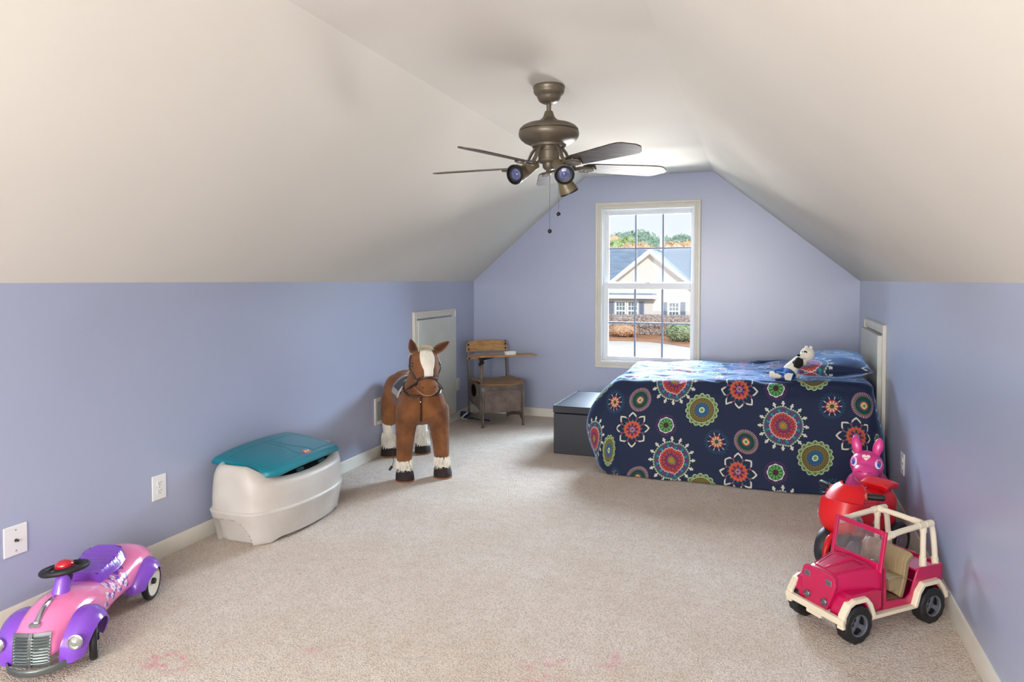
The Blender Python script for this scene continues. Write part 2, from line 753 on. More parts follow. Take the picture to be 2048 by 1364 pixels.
def access_door(name, wallx, y0, y1, z0, z1, sgn, proud):
    """sgn: direction into the room along x"""
    root = bpy.data.objects.new(name, None)
    COL.objects.link(root)
    struct(root)
    ym = (y0 + y1) / 2
    root.location = (wallx(ym), ym, 0)
    if sgn < 0:
        root.rotation_euler = (0, 0, math.atan(-0.0225))
    h = (y1 - y0) / 2
    mb = MB()

    def fr(e, w, t0, t1):
        a, b = sorted((sgn * t0, sgn * t1))
        mb.bb(a, b, -h + e, -h + e + w, z0, z1 - e)
        mb.bb(a, b, h - e - w, h - e, z0, z1 - e)
        mb.bb(a, b, -h + e + w, h - e - w, z1 - e - w, z1 - e)
    fr(0, 0.062, 0, 0.014)
    fr(0.004, 0.016, 0.012, 0.022)
    fr(0.048, 0.012, 0.012, 0.018)
    mb.build('casing', M_trim, root, smooth=0, bevel=0.002)
    mb = MB()
    a, b = sorted((0.001 * sgn, sgn * proud))
    mb.bb(a, b, -h + 0.066, h - 0.022, z0 + 0.0, z1 - 0.075)
    mb.build('panel', mat('access_panel_paint', (205, 208, 200), rough=0.4, var=0.03), root, smooth=0, bevel=0.003)
    return root


access_door('door_1', lambda y: XL, 5.37, 6.262, 0.085, 1.118, 1, 0.030)
access_door('door_2', XR, 5.20, 6.25, 0.085, 1.095, -1, 0.045)

# ---------------------------------------------------------------- wall plates


def outlet(loc, rz, label, group=None, w=0.085, h=0.125):
    t = thing('wall_outlet', label, 'outlet', loc, rz, group)
    mb = MB()
    mb.box((0, 0.003, 0), (w, 0.006, h))
    mb.build('cover_plate', M_plate, t, smooth=0, bevel=0.0025)
    for s in (-1, 1):
        mb = MB()
        prof = []
        for k in range(24):
            a = 2 * pi * k / 24
            prof.append((0.0175 * cos(a), max(-0.0125, min(0.0125, 0.0175 * sin(a))) + s * 0.0205))
        mb.prism(prof, lambda a, b, c: (a, c, b), 0.004, 0.0085)
        rc = mb.build('receptacle', M_plate, t, smooth=30)
        mb = MB()
        mb.box((-0.007, 0.0086, s * 0.0205 + 0.004), (0.0026, 0.001, 0.008))
        mb.box((0.007, 0.0086, s * 0.0205 + 0.004), (0.0026, 0.001, 0.0068))
        mb.lathe([(0.0001, -0.0005), (0.0028, -0.0005), (0.0028, 0.0005), (0.0001, 0.0005)], 10, M=Rx(pi / 2), c=(0, 0.0086, s * 0.0205 - 0.007))
        mb.build('slot', M_dark, rc, smooth=0)
    mb = MB()
    mb.lathe([(0.0001, 0), (0.003, 0), (0.0022, 0.0015), (0.0001, 0.002)], 10, M=Rx(-pi / 2), c=(0, 0.006, 0))
    mb.build('screw', M_screw, t)
    return t


outlet((XL, 2.651, 0.360), R(-90), 'white duplex outlet on left wall between toy car and toy chest')
outlet((XL, 6.336, 0.353), R(-90), 'white duplex outlet between left access door and school desk')
outlet((XR(4.50), 4.495, 0.338), R(90), 'white duplex outlet on the right wall near the bed', w=0.09)
t = thing('cable_plate', 'square white wall plate with metal cable jack above pink toy car', 'wall plate', (XL, 1.937, 0.347), R(-90))
mb = MB()
mb.box((0, 0.003, 0), (0.095, 0.006, 0.122))
mb.build('cover_plate', M_plate, t, smooth=0, bevel=0.0025)
mb = MB()
mb.lathe([(0.0001, 0), (0.0065, 0), (0.0065, 0.003), (0.0045, 0.003), (0.0045, 0.014), (0.0015, 0.014), (0.001, 0.012)], 12, M=Rx(-pi / 2), c=(0, 0.006, 0))
mb.build('cable_jack', mat('jack_metal', (110, 100, 90), rough=0.3, metal=1.0), t)
for s in (-1, 1):
    mb = MB()
    mb.lathe([(0.0001, 0), (0.0035, 0), (0.0025, 0.0015), (0.0001, 0.002)], 10, M=Rx(-pi / 2), c=(0, 0.006, s * 0.042))
    mb.build('screw', M_screw, t)

# air return vent low on the left wall, half behind the horse
t = thing('air_vent', 'cream air vent grille low on left wall behind plush horse', 'vent', (XL, 4.90, 0.36), R(-90))
mb = MB()
frame(mb, -0.17, 0.17, -0.105, 0.105, 0.028, 0.0, 0.010)
mb.build('vent_frame', M_trim, t, smooth=0, bevel=0.002)
mb = MB()
mb.bb(-0.143, 0.143, 0.0005, 0.002, -0.078, 0.078)
mb.build('duct_back', mat('duct_dark', (38, 52, 54), rough=0.7), t, smooth=0)
first = None
for k in range(14):
    if first is None:
        mb = MB()
        mb.box((0, 0, 0), (0.0035, 0.009, 0.152), Rz(R(35)))
        first = mb.build('louver', mat('vent_louver', (120, 128, 122), rough=0.4), t, smooth=0)
        o = first
    else:
        o = bpy.data.objects.new('louver', first.data)
        COL.objects.link(o)
        o.parent = t
    o.location = (-0.133 + k * 0.0205, 0.007, 0)

# ================================================================ OUTSIDE
GZ = -2.7
M_conc = mat('driveway_concrete', (178, 166, 150), rough=0.9, var=0.05, vscale=0.6)
M_straw = mat('pine_straw', (186, 130, 84), rough=1.0, var=0.2, vscale=2.5, bump=1.0, bscale=12, bdist=0.1, col2=(160, 112, 78))
M_grass = mat('lawn', (105, 110, 70), rough=1.0, var=0.15, vscale=0.5)
M_roof = mat('roof_shingles', (138, 154, 168), rough=0.9, var=0.12, vscale=1.6, stretch=(0.6, 2.0, 3.0), spec=0.1)
M_stucco = mat('house_stucco', (228, 222, 212), rough=0.9, var=0.02, vscale=0.4)
M_htrim = mat('house_trim', (246, 246, 244), rough=0.6, var=0.01)
M_shut = mat('shutter_slate', (150, 160, 176), rough=0.7)
M_hwin = mat('far_pane', (130, 148, 152), rough=0.15, var=0.2, vscale=1.5)

mb = MB()
mb.bb(-150, 150, 8.2, 190, GZ - 0.4, GZ - 0.02)
struct(mb.build('ground', M_grass, smooth=0))
mb = MB()
edge = [(-14, 46.6), (-10.5, 46.0), (-9.2, 45.9), (-7.8, 46.2), (-6.6, 46.0), (-5.2, 44.8), (-3.7, 43.0), (0, 39), (6, 33)]
mb.prism([(-30, 10), (12, 10), (12, 30)] + edge[::-1] + [(-30, 48)], lambda a, b, h: (a, b, h), GZ - 0.1, GZ)
struct(mb.build('driveway', M_conc, smooth=0))
mb = MB()
mb.prism([(-30, 48)] + edge + [(12, 30), (14, 56), (-30, 56)], lambda a, b, h: (a, b, h), GZ - 0.05, GZ + 0.03)
struct(mb.build('straw_bed', M_straw, smooth=0))

# neighbouring house
HY = 56.0
s_ = HY / 50.0


def E(px, py, Y=HY):
    """point of the far scene at distance Y that stands where a picture point lies"""
    fw = Vector((-sin(YAW) * cos(PITCH), cos(YAW) * cos(PITCH), -sin(PITCH)))
    rt = Vector((cos(YAW), sin(YAW), 0))
    up = rt.cross(fw)
    d = fw + rt * ((px - 1024) / FPX) - up * ((py - (560 + FPX * math.tan(PITCH))) / FPX)
    return Vector((0, 0, 1.4)) + d * (Y / d.y)


house = thing('house', 'cream neighbouring house with grey shingled roof and gable seen through window', 'house', (E(1300, 570).x, HY, GZ))
hx = house.location.x


def L(px, py, Y=HY):
    p = E(px, py, Y)
    return (p.x - hx, p.z - GZ)


pk = L(1300, 503)
gl = L(1214, 573)
gr = L(1389, 575)
mb = MB()
fnh = lambda a, b, h: (a, h, b)
mb.prism([(gl[0], 0), (gr[0], 0), (gr[0], gr[1]), pk, (gl[0], gl[1])], fnh, 0, 6)
mb.bb(gl[0] - 16, gl[0] + 3.2, 0.6, 9, 0, L(1250, 588)[1])
mb.bb(gr[0] - 1, gr[0] + 14, 1.6, 9, 0, gr[1] - 0.3)
mb.build('wall', M_stucco, house, smooth=0)
# main roof rises behind the gable
rz = L(1300, 496, HY + 6)[1]
ez = L(1240, 590)[1]
mb = MB()
mb.prism([(0.9, gl[1] - 0.7), (6.4, rz), (13, gl[1] - 0.7), (13, gl[1] - 0.9), (6.4, rz - 0.3), (0.9, gl[1] - 0.9)], lambda a, b, h: (h, a, b), gl[0] - 17, gr[0] + 15)
# gable roof slabs running back from the gable face
for sg, e in ((-1, gl), (1, gr)):
    ex, ez2 = e[0] + sg * 0.35, e[1] - 0.28
    mb.prism([(pk[0], pk[1] + 0.22), (ex, ez2 + 0.22), (ex, ez2 + 0.10), (pk[0], pk[1] + 0.08)], fnh, -0.40, 5.5)
# porch roof of the left wing
mb.prism([(-0.3, ez), (1.2, ez + 0.75), (1.2, ez + 0.6), (-0.3, ez - 0.12)], lambda a, b, h: (h, a, b), gl[0] - 12, L(1313, 590)[0])
mb.build('roof', M_roof, house, smooth=0)
mb = MB()
for sg, e in ((-1, gl), (1, gr)):
    ex, ez2 = e[0] + sg * 0.38, e[1] - 0.32
    mb.prism([(pk[0], pk[1] + 0.20), (ex, ez2 + 0.20), (ex, ez2 - 0.06), (pk[0], pk[1] - 0.10)], fnh, -0.48, -0.40)
    mb.prism([(pk[0], pk[1] - 0.05), (ex, ez2 - 0.02), (ex, ez2 - 0.14), (pk[0], pk[1] - 0.22)], fnh, -0.40, 0.02)
mb.bb(gl[0] - 12, L(1313, 590)[0], -0.5, -0.36, ez - 0.28, ez + 0.02)
mb.build('trim_board', M_htrim, house, smooth=0)
mb = MB()
mb.bb(gl[0] - 12, L(1313, 590)[0], -0.36, 0.0, ez - 0.32, ez - 0.2)
mb.bb(L(1288, 594)[0], L(1294, 594)[0], -0.3, -0.02, L(1288, 599)[1], L(1288, 592)[1])
mb.build('soffit', mat('house_soffit', (170, 160, 145), rough=0.8), house, smooth=0)
mb = MB()
mb.tube([(L(1302, 490)[0], 6.2, rz - 0.4), (L(1302, 490)[0], 6.2, rz + 1.1)], 0.12, 8)
mb.build('vent_pipe', M_htrim, house)


def far_window(px0, px1, py0, py1, cols, rows=4):
    a = L(px0, py0)
    b = L(px1, py1)
    f = MB()
    frame(f, a[0], b[0], b[1], a[1], 0.11, -0.08, 0.02)
    f.bb(a[0] + 0.1, b[0] - 0.1, -0.07, 0.0, (a[1] + b[1]) / 2 - 0.06, (a[1] + b[1]) / 2 + 0.06)
    w = f.build('window', M_htrim, house, smooth=0)
    iw = (b[0] - a[0] - 0.22) / cols
    ih = (a[1] - b[1] - 0.22) / rows
    first = None
    for i in range(cols):
        for j in range(rows):
            if first is None:
                p = MB()
                p.bb(-iw / 2 + 0.03, iw / 2 - 0.03, -0.01, 0.01, -ih / 2 + 0.03, ih / 2 - 0.03)
                first = o = p.build('pane', M_hwin, w, smooth=0)
            else:
                o = bpy.data.objects.new('pane', first.data)
                COL.objects.link(o)
                o.parent = w
            o.location = (a[0] + 0.11 + iw * (i + 0.5), -0.03, b[1] + 0.11 + ih * (j + 0.5))
    p = MB()
    p.bb(a[0] + 0.1, b[0] - 0.1, -0.02, 0.0, b[1] + 0.1, a[1] - 0.1)
    p.build('muntin', M_htrim, w, smooth=0)


def shutter(px0, px1, py0, py1):
    a = L(px0, py0)
    b = L(px1, py1)
    m_ = MB()
    frame(m_, a[0], b[0], b[1], a[1], 0.05, -0.07, 0.0)
    n_ = 16
    for k in range(n_):
        z = b[1] + 0.05 + (a[1] - b[1] - 0.1) * (k + 0.5) / n_
        m_.box(((a[0] + b[0]) / 2, -0.03, z), (b[0] - a[0] - 0.1, 0.02, (a[1] - b[1]) / n_ * 0.95), Rx(R(25)))
    m_.build('shutter', M_shut, house, smooth=0)


far_window(1230, 1252.5, 601, 642, 3)
far_window(1254, 1277, 601, 642, 3)
far_window(1335.5, 1360, 603, 642, 3)
shutter(1217, 1228, 603, 642)
shutter(1278.5, 1288, 603, 642)
shutter(1326.5, 1334, 604, 642)
shutter(1361, 1371, 604, 642)


def leafy(name, label, cat, loc, size, m, n, leaf, seed, group=None, parent=None, shape='box', core=True):
    """clump of many small leaf blades around a lumpy core"""
    rnd = random.Random(seed)
    mb = MB()
    sx_, sy_, sz_ = size
    if core:
        mbc = MB()
        mbc.ell((0, 0, sz_ / 2), (sx_ / 2 * 0.93, sy_ / 2 * 0.93, sz_ / 2 * 0.93), u=28, w=16)
        for v in mbc.v:
            if shape == 'box':
                q = Vector((v.x / sx_ * 2, v.y / sy_ * 2, (v.z - sz_ / 2) / sz_ * 2))
                mxx = max(abs(q.x), abs(q.y), abs(q.z), 1e-6)
                q = q / mxx * q.length ** 0.2
                v.x, v.y, v.z = q.x * sx_ / 2 * 0.9, q.y * sy_ / 2 * 0.9, q.z * sz_ / 2 * 0.9 + sz_ / 2
            k = 1 + 0.10 * noise.noise(Vector((v.x, v.y, v.z)) * 1.3 + Vector((seed, 0, 0)))
            v.x *= k
            v.y *= k
            v.z *= k
        mb.add(mbc.v, mbc.f)
    for i in range(n):
        u = Vector((rnd.gauss(0, 1), rnd.gauss(0, 1), rnd.gauss(0, 1))).normalized()
        if shape == 'box':
            q = u / max(abs(u.x), abs(u.y), abs(u.z))
            q = q * (0.9 + 0.14 * rnd.random())
        else:
            q = u * (0.80 + 0.24 * rnd.random())
        p = Vector((q.x * sx_ / 2, q.y * sy_ / 2, max(0.02, q.z * sz_ / 2 + sz_ / 2)))
        d = Vector((rnd.gauss(0, 1), rnd.gauss(0, 1), rnd.gauss(0, 1) + 0.5)).normalized() * leaf
        e = d.cross(Vector((rnd.gauss(0, 1), rnd.gauss(0, 1), rnd.gauss(0, 1)))).normalized() * leaf * 0.5
        b = len(mb.v)
        mb.v += [p - d * 0.5, p + e * 0.5, p + d * 0.5, p - e * 0.5]
        mb.f.append((b, b + 1, b + 2, b + 3))
    if parent is not None:
        return mb.build(name, m, parent, smooth=0, fix=False)
    o = mb.build(name, m, None, smooth=0, fix=False)
    o.location = loc
    return tag(o, label, cat, group)


M_hedge = mat('hedge_leaves', (200, 178, 168), rough=1.0, var=0.2, vscale=3.0, col2=(174, 168, 154))
h0 = E(1224, 665, 52)
h1 = E(1400, 668, 52)
leafy('hedge', 'long clipped brownish hedge below the neighbouring house windows', 'hedge', ((h0.x + h1.x) / 2, 52.6, GZ), (h1.x - h0.x + 1.0, 2.2, E(1300, 632, 52).z - GZ), M_hedge, 9000, 0.16, 3)
p = E(1247, 672, 49.5)
leafy('autumn_shrub', 'low orange leaved shrub at left end of the hedge', 'shrub', (p.x, 49.5, GZ), (2.2, 1.6, 0.85), mat('autumn_leaves', (214, 172, 132), rough=1, var=0.2, vscale=3, col2=(196, 164, 130)), 1600, 0.15, 5, shape='round')
p = E(1366, 672, 47.0)
leafy('green_shrub', 'spiky green shrub at right end of the hedge', 'shrub', (p.x, 47.0, GZ), (2.2, 1.5, 1.25), mat('green_leaves', (172, 188, 146), rough=1, var=0.2, vscale=3), 1600, 0.22, 6, shape='round')

M_trunk = mat('tree_bark', (92, 76, 62), rough=1.0)
M_pine = mat('pine_foliage', (150, 174, 150), rough=1, var=0.18, vscale=0.8)
M_autumn = mat('autumn_crown', (206, 180, 140), rough=1, var=0.18, vscale=0.8, col2=(214, 176, 146))
M_lime = mat('lime_crown', (184, 200, 140), rough=1, var=0.15, vscale=0.8)
trees = [
    (1222, 470, 90, 7.5, M_autumn, 'orange brown tree at left edge of the treeline'),
    (1232, 480, 84, 6.0, M_lime, 'yellow green tree low at left of the treeline'),
    (1246, 463, 96, 8.5, M_pine, 'green pine above the left half of the roof'),
    (1257, 474, 88, 5.5, M_lime, 'small lime green tree beside the left muntin'),
    (1268, 461, 99, 8.0, M_pine, 'tall green pine behind the left window muntin'),
    (1278, 459, 95, 6.0, M_pine, 'tallest green pine in the treeline'),
    (1290, 462, 93, 6.5, M_pine, 'round green pine just left of the roof vent pipe'),
    (1274, 484, 86, 9.0, M_autumn, 'low orange brown tree under the tallest pine'),
    (1314, 474, 100, 7.0, M_pine, 'dark green pine right of the roof vent pipe'),
    (1331, 472, 97, 7.0, M_pine, 'green pine behind the right window muntin'),
    (1344, 482, 88, 6.5, M_autumn, 'orange tree low at the right of the treeline'),
    (1363, 468, 96, 6.5, M_pine, 'tall green pine at the right of the treeline'),
    (1374, 480, 88, 7.0, M_autumn, 'orange brown tree at right edge of the treeline'),
    (1388, 471, 97, 7.0, M_pine, 'green pine at far right behind window frame'),
]
rank = [5, 1, 9, 2, 10, 7, 11, 0, 12, 8, 3, 13, 4, 6]
for k, (px, py, Y, w, m_, lab) in enumerate(trees):
    w *= (78 + 7.5 * rank[k]) / Y
    Y = 78 + 7.5 * rank[k]
    p = E(px, py, Y)
    top = p.z - GZ
    w = w * 0.8
    t = thing('tree', lab, 'tree', (p.x, Y, GZ - 0.1), 0, 'trees beyond the neighbouring roof')
    mb = MB()
    mb.tube([(0, 0, 0), (0.1, 0, top * 0.5), (0, 0.1, top * 0.9)], [0.28, 0.2, 0.08], 8)
    mb.build('trunk', M_trunk, t)
    hgt = min(top * 0.85, 7.0 * Y / 95)
    c = leafy('crown', '', '', None, (w, w * 0.9, hgt), m_, 1400, 0.55, 20 + k, parent=t, shape='round')
    c.location = (0, 0, top - hgt)

# ================================================================ BEDSPREAD PATTERN (shader maths)


class Nd:
    """tiny expression layer over math nodes"""
    nt = None

    def __init__(s, sock):
        s.s = sock

    @staticmethod
    def op(o, *a):
        n = Nd.nt.nodes.new('ShaderNodeMath')
        n.operation = o
        for i, x in enumerate(a):
            if isinstance(x, Nd):
                Nd.nt.links.new(x.s, n.inputs[i])
            else:
                n.inputs[i].default_value = float(x)
        return Nd(n.outputs[0])

    def __add__(s, o): return Nd.op('ADD', s, o)
    def __radd__(s, o): return Nd.op('ADD', o, s)
    def __sub__(s, o): return Nd.op('SUBTRACT', s, o)
    def __rsub__(s, o): return Nd.op('SUBTRACT', o, s)
    def __mul__(s, o): return Nd.op('MULTIPLY', s, o)
    def __rmul__(s, o): return Nd.op('MULTIPLY', o, s)
    def __truediv__(s, o): return Nd.op('DIVIDE', s, o)
    def __lt__(s, o): return Nd.op('LESS_THAN', s, o)
    def __gt__(s, o): return Nd.op('GREATER_THAN', s, o)
    def cos(s): return Nd.op('COSINE', s)
    def abs(s): return Nd.op('ABSOLUTE', s)
    def round(s): return Nd.op('ROUND', s)
    def max(s, o): return Nd.op('MAXIMUM', s, o)


def spread_material():
    m = bpy.data.materials.new('medallion_cotton')
    m.use_nodes = True
    nt = m.node_tree
    Nd.nt = nt
    n, l = nt.nodes, nt.links
    b = n['Principled BSDF']
    uvn = n.new('ShaderNodeUVMap')
    sp = n.new('ShaderNodeSeparateXYZ')
    l.new(uvn.outputs[0], sp.inputs[0])
    U, V = Nd(sp.outputs[0]), Nd(sp.outputs[1])
    PA, PB = 0.725, 0.535
    state = {'c': None}
    base = n.new('ShaderNodeRGB')
    base.outputs[0].default_value = lin((21, 33, 62))
    state['c'] = base.outputs[0]

    def paint(mask, col):
        k = n.new('ShaderNodeMix')
        k.data_type = 'RGBA'
        l.new(mask.s, k.inputs[0])
        l.new(state['c'], k.inputs[6])
        k.inputs[7].default_value = lin(tuple(v * 0.88 for v in col))
        state['c'] = k.outputs[2]

    def cell(u0, v0):
        du = U - u0
        i = (du / PA).round()
        lu = du - i * PA
        dv = V - v0 - i * (PB / 2)
        j = (dv / PB).round()
        lv = dv - j * PB
        r = Nd.op('SQRT', lu * lu + lv * lv) * 1.04
        th = Nd.op('ARCTAN2', lv, lu)
        return r, th

    NAVY = (26, 38, 70)
    # big snow-fringed medallion
    r, t = cell(0.0, 0.0)
    c12, c16 = (t * 12).cos(), (t * 16).cos()
    c48 = (t * 48).cos()
    fl = (c16 > 0.80) * (r > 0.125) * (r < 0.166)
    fl2 = (c16 > 0.30) * (((r - 0.150).abs()) < 0.004)
    paint(fl.max(fl2), (226, 228, 212))
    paint((r < (0.132 + 0.003 * c48)), (205, 214, 190))
    paint((r < 0.127), (84, 120, 92))
    paint((r < 0.120), (40, 84, 112))
    paint((r < 0.118) * (r > 0.088) * (c12 > 0.25), (112, 54, 110))
    paint((r < 0.112) * (r > 0.094) * (c12 < -0.55), (42, 140, 150))
    rr = r - 0.006 * c12.abs()
    paint(rr < 0.086, (222, 214, 206))
    paint(rr < 0.0805, (196, 72, 52))
    paint((r < 0.072) * (r > 0.058) * (c12.abs() > 0.6), (120, 44, 84))
    paint((r < 0.052 + 0.006 * c12), (110, 50, 96))
    paint((r < 0.034) * (c12 > 0.1), (200, 84, 60))
    paint(r < 0.024, (122, 150, 56))
    paint(r < 0.011, (222, 122, 44))
    # olive scalloped medallion
    r, t = cell(0.197, -0.195)
    c8 = (t * 8).cos().abs()
    paint(r < 0.104 + 0.013 * c8, (206, 220, 186))
    paint(r < 0.099 + 0.013 * c8, (126, 162, 92))
    paint((r < 0.106) * (r > 0.09) * (c8 > 0.93), (70, 110, 60))
    paint(r < 0.091, (212, 214, 180))
    paint(r < 0.087, (60, 48, 44))
    paint(r < 0.085, (122, 116, 50))
    c24 = (t * 28).cos()
    paint((r < 0.082) * (r > 0.074) * (c24 > 0.2), (92, 56, 50))
    paint((r < 0.070) * (r > 0.062) * (c24 < -0.2), (96, 60, 50))
    paint(r < 0.048 + 0.006 * (t * 8).cos().abs(), (58, 56, 120))
    paint(r < 0.038 + 0.005 * (t * 6).cos().abs(), (34, 96, 138))
    paint((r < 0.047) * (r > 0.041) * (c24 > 0.5), (64, 160, 170))
    paint(r < 0.020, (222, 232, 214))
    paint(r < 0.0125, (120, 158, 62))
    # white zigzag star
    r, t = cell(0.443, -0.055)
    z8 = Nd.op('ARCCOSINE', (t * 8).cos()) * (1 / pi)     # 0 on tips .. 1 in valleys
    Rz_ = 0.122 - 0.034 * z8
    paint((((r - Rz_).abs()) < 0.0065) * (z8 < 0.72), (226, 226, 210))
    paint((((r - Rz_).abs()) < 0.0015) * (z8 > 0.70), (150, 120, 130))
    paint((r < 0.088) * (r > 0.078) * ((t * 8).cos() < -0.86), (190, 60, 90))
    paint((r < 0.074) * ((t * 16).cos() > 0.3) * (r > 0.058), (32, 112, 120))
    paint(r < 0.060 + 0.005 * (t * 8).cos().abs(), (204, 84, 56))
    paint((r < 0.057) * (r > 0.050) * ((t * 16).cos() > 0.4), (228, 130, 90))
    paint(r < 0.034 + 0.012 * (t * 8).cos(), (74, 40, 96))
    paint(r < 0.022, (112, 52, 120))
    paint((r < 0.020) * ((t * 8).cos() > 0.2), (222, 190, 180))
    paint(r < 0.006, (60, 30, 40))
    # small green flower in white outline
    r, t = cell(0.680, -0.033)
    paint((r < 0.076) * (r > 0.062) * ((t * 28).cos() > 0.6), (128, 40, 112))
    paint(r < 0.056 + 0.002 * (t * 8).cos(), (226, 228, 222))
    paint(r < 0.048 + 0.003 * (t * 10).cos(), (40, 120, 66))
    paint((r < 0.044) * ((t * 10).cos() > 0.2), (110, 178, 80))
    paint((((r - 0.047).abs()) < 0.0035) * ((t * 10).cos() < -0.8), (24, 40, 90))
    paint(r < 0.019, (70, 30, 40))
    # cream and red flower with teal halo
    r, t = cell(0.300, 0.130)
    paint((((r - 0.080).abs()) < 0.0035) * ((t * 24).cos() > 0.3), (34, 92, 122))
    paint((((r - 0.069).abs()) < 0.003) * ((t * 24).cos() < -0.2), (40, 108, 140))
    paint((r < 0.063) * ((t * 10).cos() > 0.90), (220, 216, 226))
    paint(r < 0.043 + 0.004 * (t * 10).cos(), (170, 44, 60))
    paint(r < 0.034 + 0.005 * (t * 10).cos(), (226, 196, 150))
    paint((r < 0.030) * ((t * 10).cos() < -0.3), (190, 90, 70))
    paint(r < 0.014, (52, 76, 66))
    # pink spoked ring
    r, t = cell(0.492, -0.388)
    paint((r < 0.082) * (r > 0.064) * ((t * 42).cos() > 0.1), (214, 160, 170))
    paint(r < 0.061, (120, 142, 84))
    paint(r < 0.057, (18, 62, 58))
    paint((((r - 0.035).abs()) < 0.002) * ((t * 24).cos() > 0.0), (46, 88, 170))
    paint(r < 0.026, (206, 110, 60))
    lu4 = (t * 4).cos()
    paint(r < 0.018 + 0.003 * lu4, (232, 214, 170))
    paint(r < 0.010 + 0.004 * lu4, (30, 130, 80))

    # woven crinkle
    nz = n.new('ShaderNodeTexNoise')
    nz.inputs['Scale'].default_value = 180
    l.new(uvn.outputs[0], nz.inputs['Vector'])
    nz2 = n.new('ShaderNodeTexNoise')
    nz2.inputs['Scale'].default_value = 45
    mp = n.new('ShaderNodeMapping')
    mp.inputs['Scale'].default_value = (0.35, 1.6, 1)
    l.new(uvn.outputs[0], mp.inputs[0])
    l.new(mp.outputs[0], nz2.inputs['Vector'])
    ad = n.new('ShaderNodeMath')
    l.new(nz.outputs[0], ad.inputs[0])
    l.new(nz2.outputs[0], ad.inputs[1])
    bp = n.new('ShaderNodeBump')
    bp.inputs['Strength'].default_value = 0.5
    bp.inputs['Distance'].default_value = 0.003
    l.new(ad.outputs[0], bp.inputs['Height'])
    l.new(bp.outputs[0], b.inputs['Normal'])
    l.new(state['c'], b.inputs['Base Color'])
    b.inputs['Roughness'].default_value = 0.75
    b.inputs['Specular IOR Level'].default_value = 0.35
    b.inputs['Sheen Weight'].default_value = 0.9
    b.inputs['Sheen Roughness'].default_value = 0.35
    b.inputs['Sheen Tint'].default_value = (0.35, 0.55, 1.0, 1)
    return m


M_spread = spread_material()

# UV of the first big medallion on the front face: x = -0.36, height 0.60 -> chosen by offset
UVX, UVZ = -0.545, 0.700


def set_uv(o, uvs):
    me = o.data
    ul = me.uv_layers.new(name='UVMap')
    for lp in me.loops:
        ul.data[lp.index].uv = uvs[lp.vertex_index]


# ---------------------------------------------------------------- bed: mattress block, base, bedspread
bed = thing('bed', 'low bed against right wall under a blue medallion bedspread', 'bed', (-0.10, 5.68, 0))
mb = MB()
mb.box((0.03, 0, 0.20), (1.62, 1.08, 0.24))
mb.build('box_spring', mat('box_spring_cloth', (190, 186, 178), rough=0.9), bed, smooth=0, bevel=0.02)
mb = MB()
mb.box((0.03, 0, 0.46), (1.62, 1.10, 0.26))
mb.build('mattress', mat('mattress_cloth', (210, 208, 204), rough=0.9), bed, smooth=0, bevel=0.05, seg=4)
for a in (-1, 1):
    for b_ in (-1, 1):
        mb = MB()
        mb.lathe([(0.001, 0), (0.022, 0), (0.026, 0.03), (0.026, 0.085), (0.001, 0.085)], 12, c=(0.03 + a * 0.74, b_ * 0.47, 0))
        mb.build('leg', mat('bed_leg_black', (30, 30, 32), rough=0.5), bed)

# bedspread: top rim is a rounded rectangle, cloth falls from it
TX0, TX1, TY0, TY1 = -1.00, 0.735, 5.04, 6.30
RC = 0.065
rim = []      # (x, y, nx, ny)


def arc(cx, cy, a0, a1, n_, r_):
    for i in range(n_ + 1):
        a = a0 + (a1 - a0) * i / n_
        rim.append((cx + r_ * cos(a), cy + r_ * sin(a), cos(a), sin(a)))


def line(x0, y0, x1, y1, n_, nx, ny):
    for i in range(1, n_):
        rim.append((x0 + (x1 - x0) * i / n_, y0 + (y1 - y0) * i / n_, nx, ny))


line(TX0 + RC, TY0, TX1 - RC, TY0, 150, 0, -1)
arc(TX1 - RC, TY0 + RC, -pi / 2, 0, 16, RC)
line(TX1, TY0 + RC, TX1, TY1 - RC, 60, 1, 0)
arc(TX1 - RC, TY1 - RC, 0, pi / 2, 10, RC)
line(TX1 - RC, TY1, TX0 + RC, TY1, 100, 0, 1)
arc(TX0 + RC, TY1 - RC, pi / 2, pi, 10, RC)
line(TX0, TY1 - RC, TX0, TY0 + RC, 70, -1, 0)
arc(TX0 + RC, TY0 + RC, pi, 3 * pi / 2, 24, RC)
NR = len(rim)


def sst(a, b, x):
    t = max(0.0, min(1.0, (x - a) / (b - a)))
    return t * t * (3 - 2 * t)


def topz(x, y):
    z = 0.665 + 0.050 * sst(-1.0, 0.6, x)
    z += 0.020 * noise.noise(Vector((x * 3.0, y * 4.5, 1.3))) + 0.010 * noise.noise(Vector((x * 7, y * 14, 4.1)))
    w = abs(noise.noise(Vector((x * 2.2 + 3, y * 9.0 + x * 3, 7.7))))
    z -= 0.014 * (1 - sst(0, 0.12, w)) * (1 - sst(0.1, 0.5, x))
    return z


verts, uvs, faces = [], [], []
NZ = 46


def hemz(x, nx, ny):
    """hem height: on the floor in front, higher at the foot"""
    h = 0.006
    if nx < -0.3:
        h += 0.05 * (-nx)
    return h


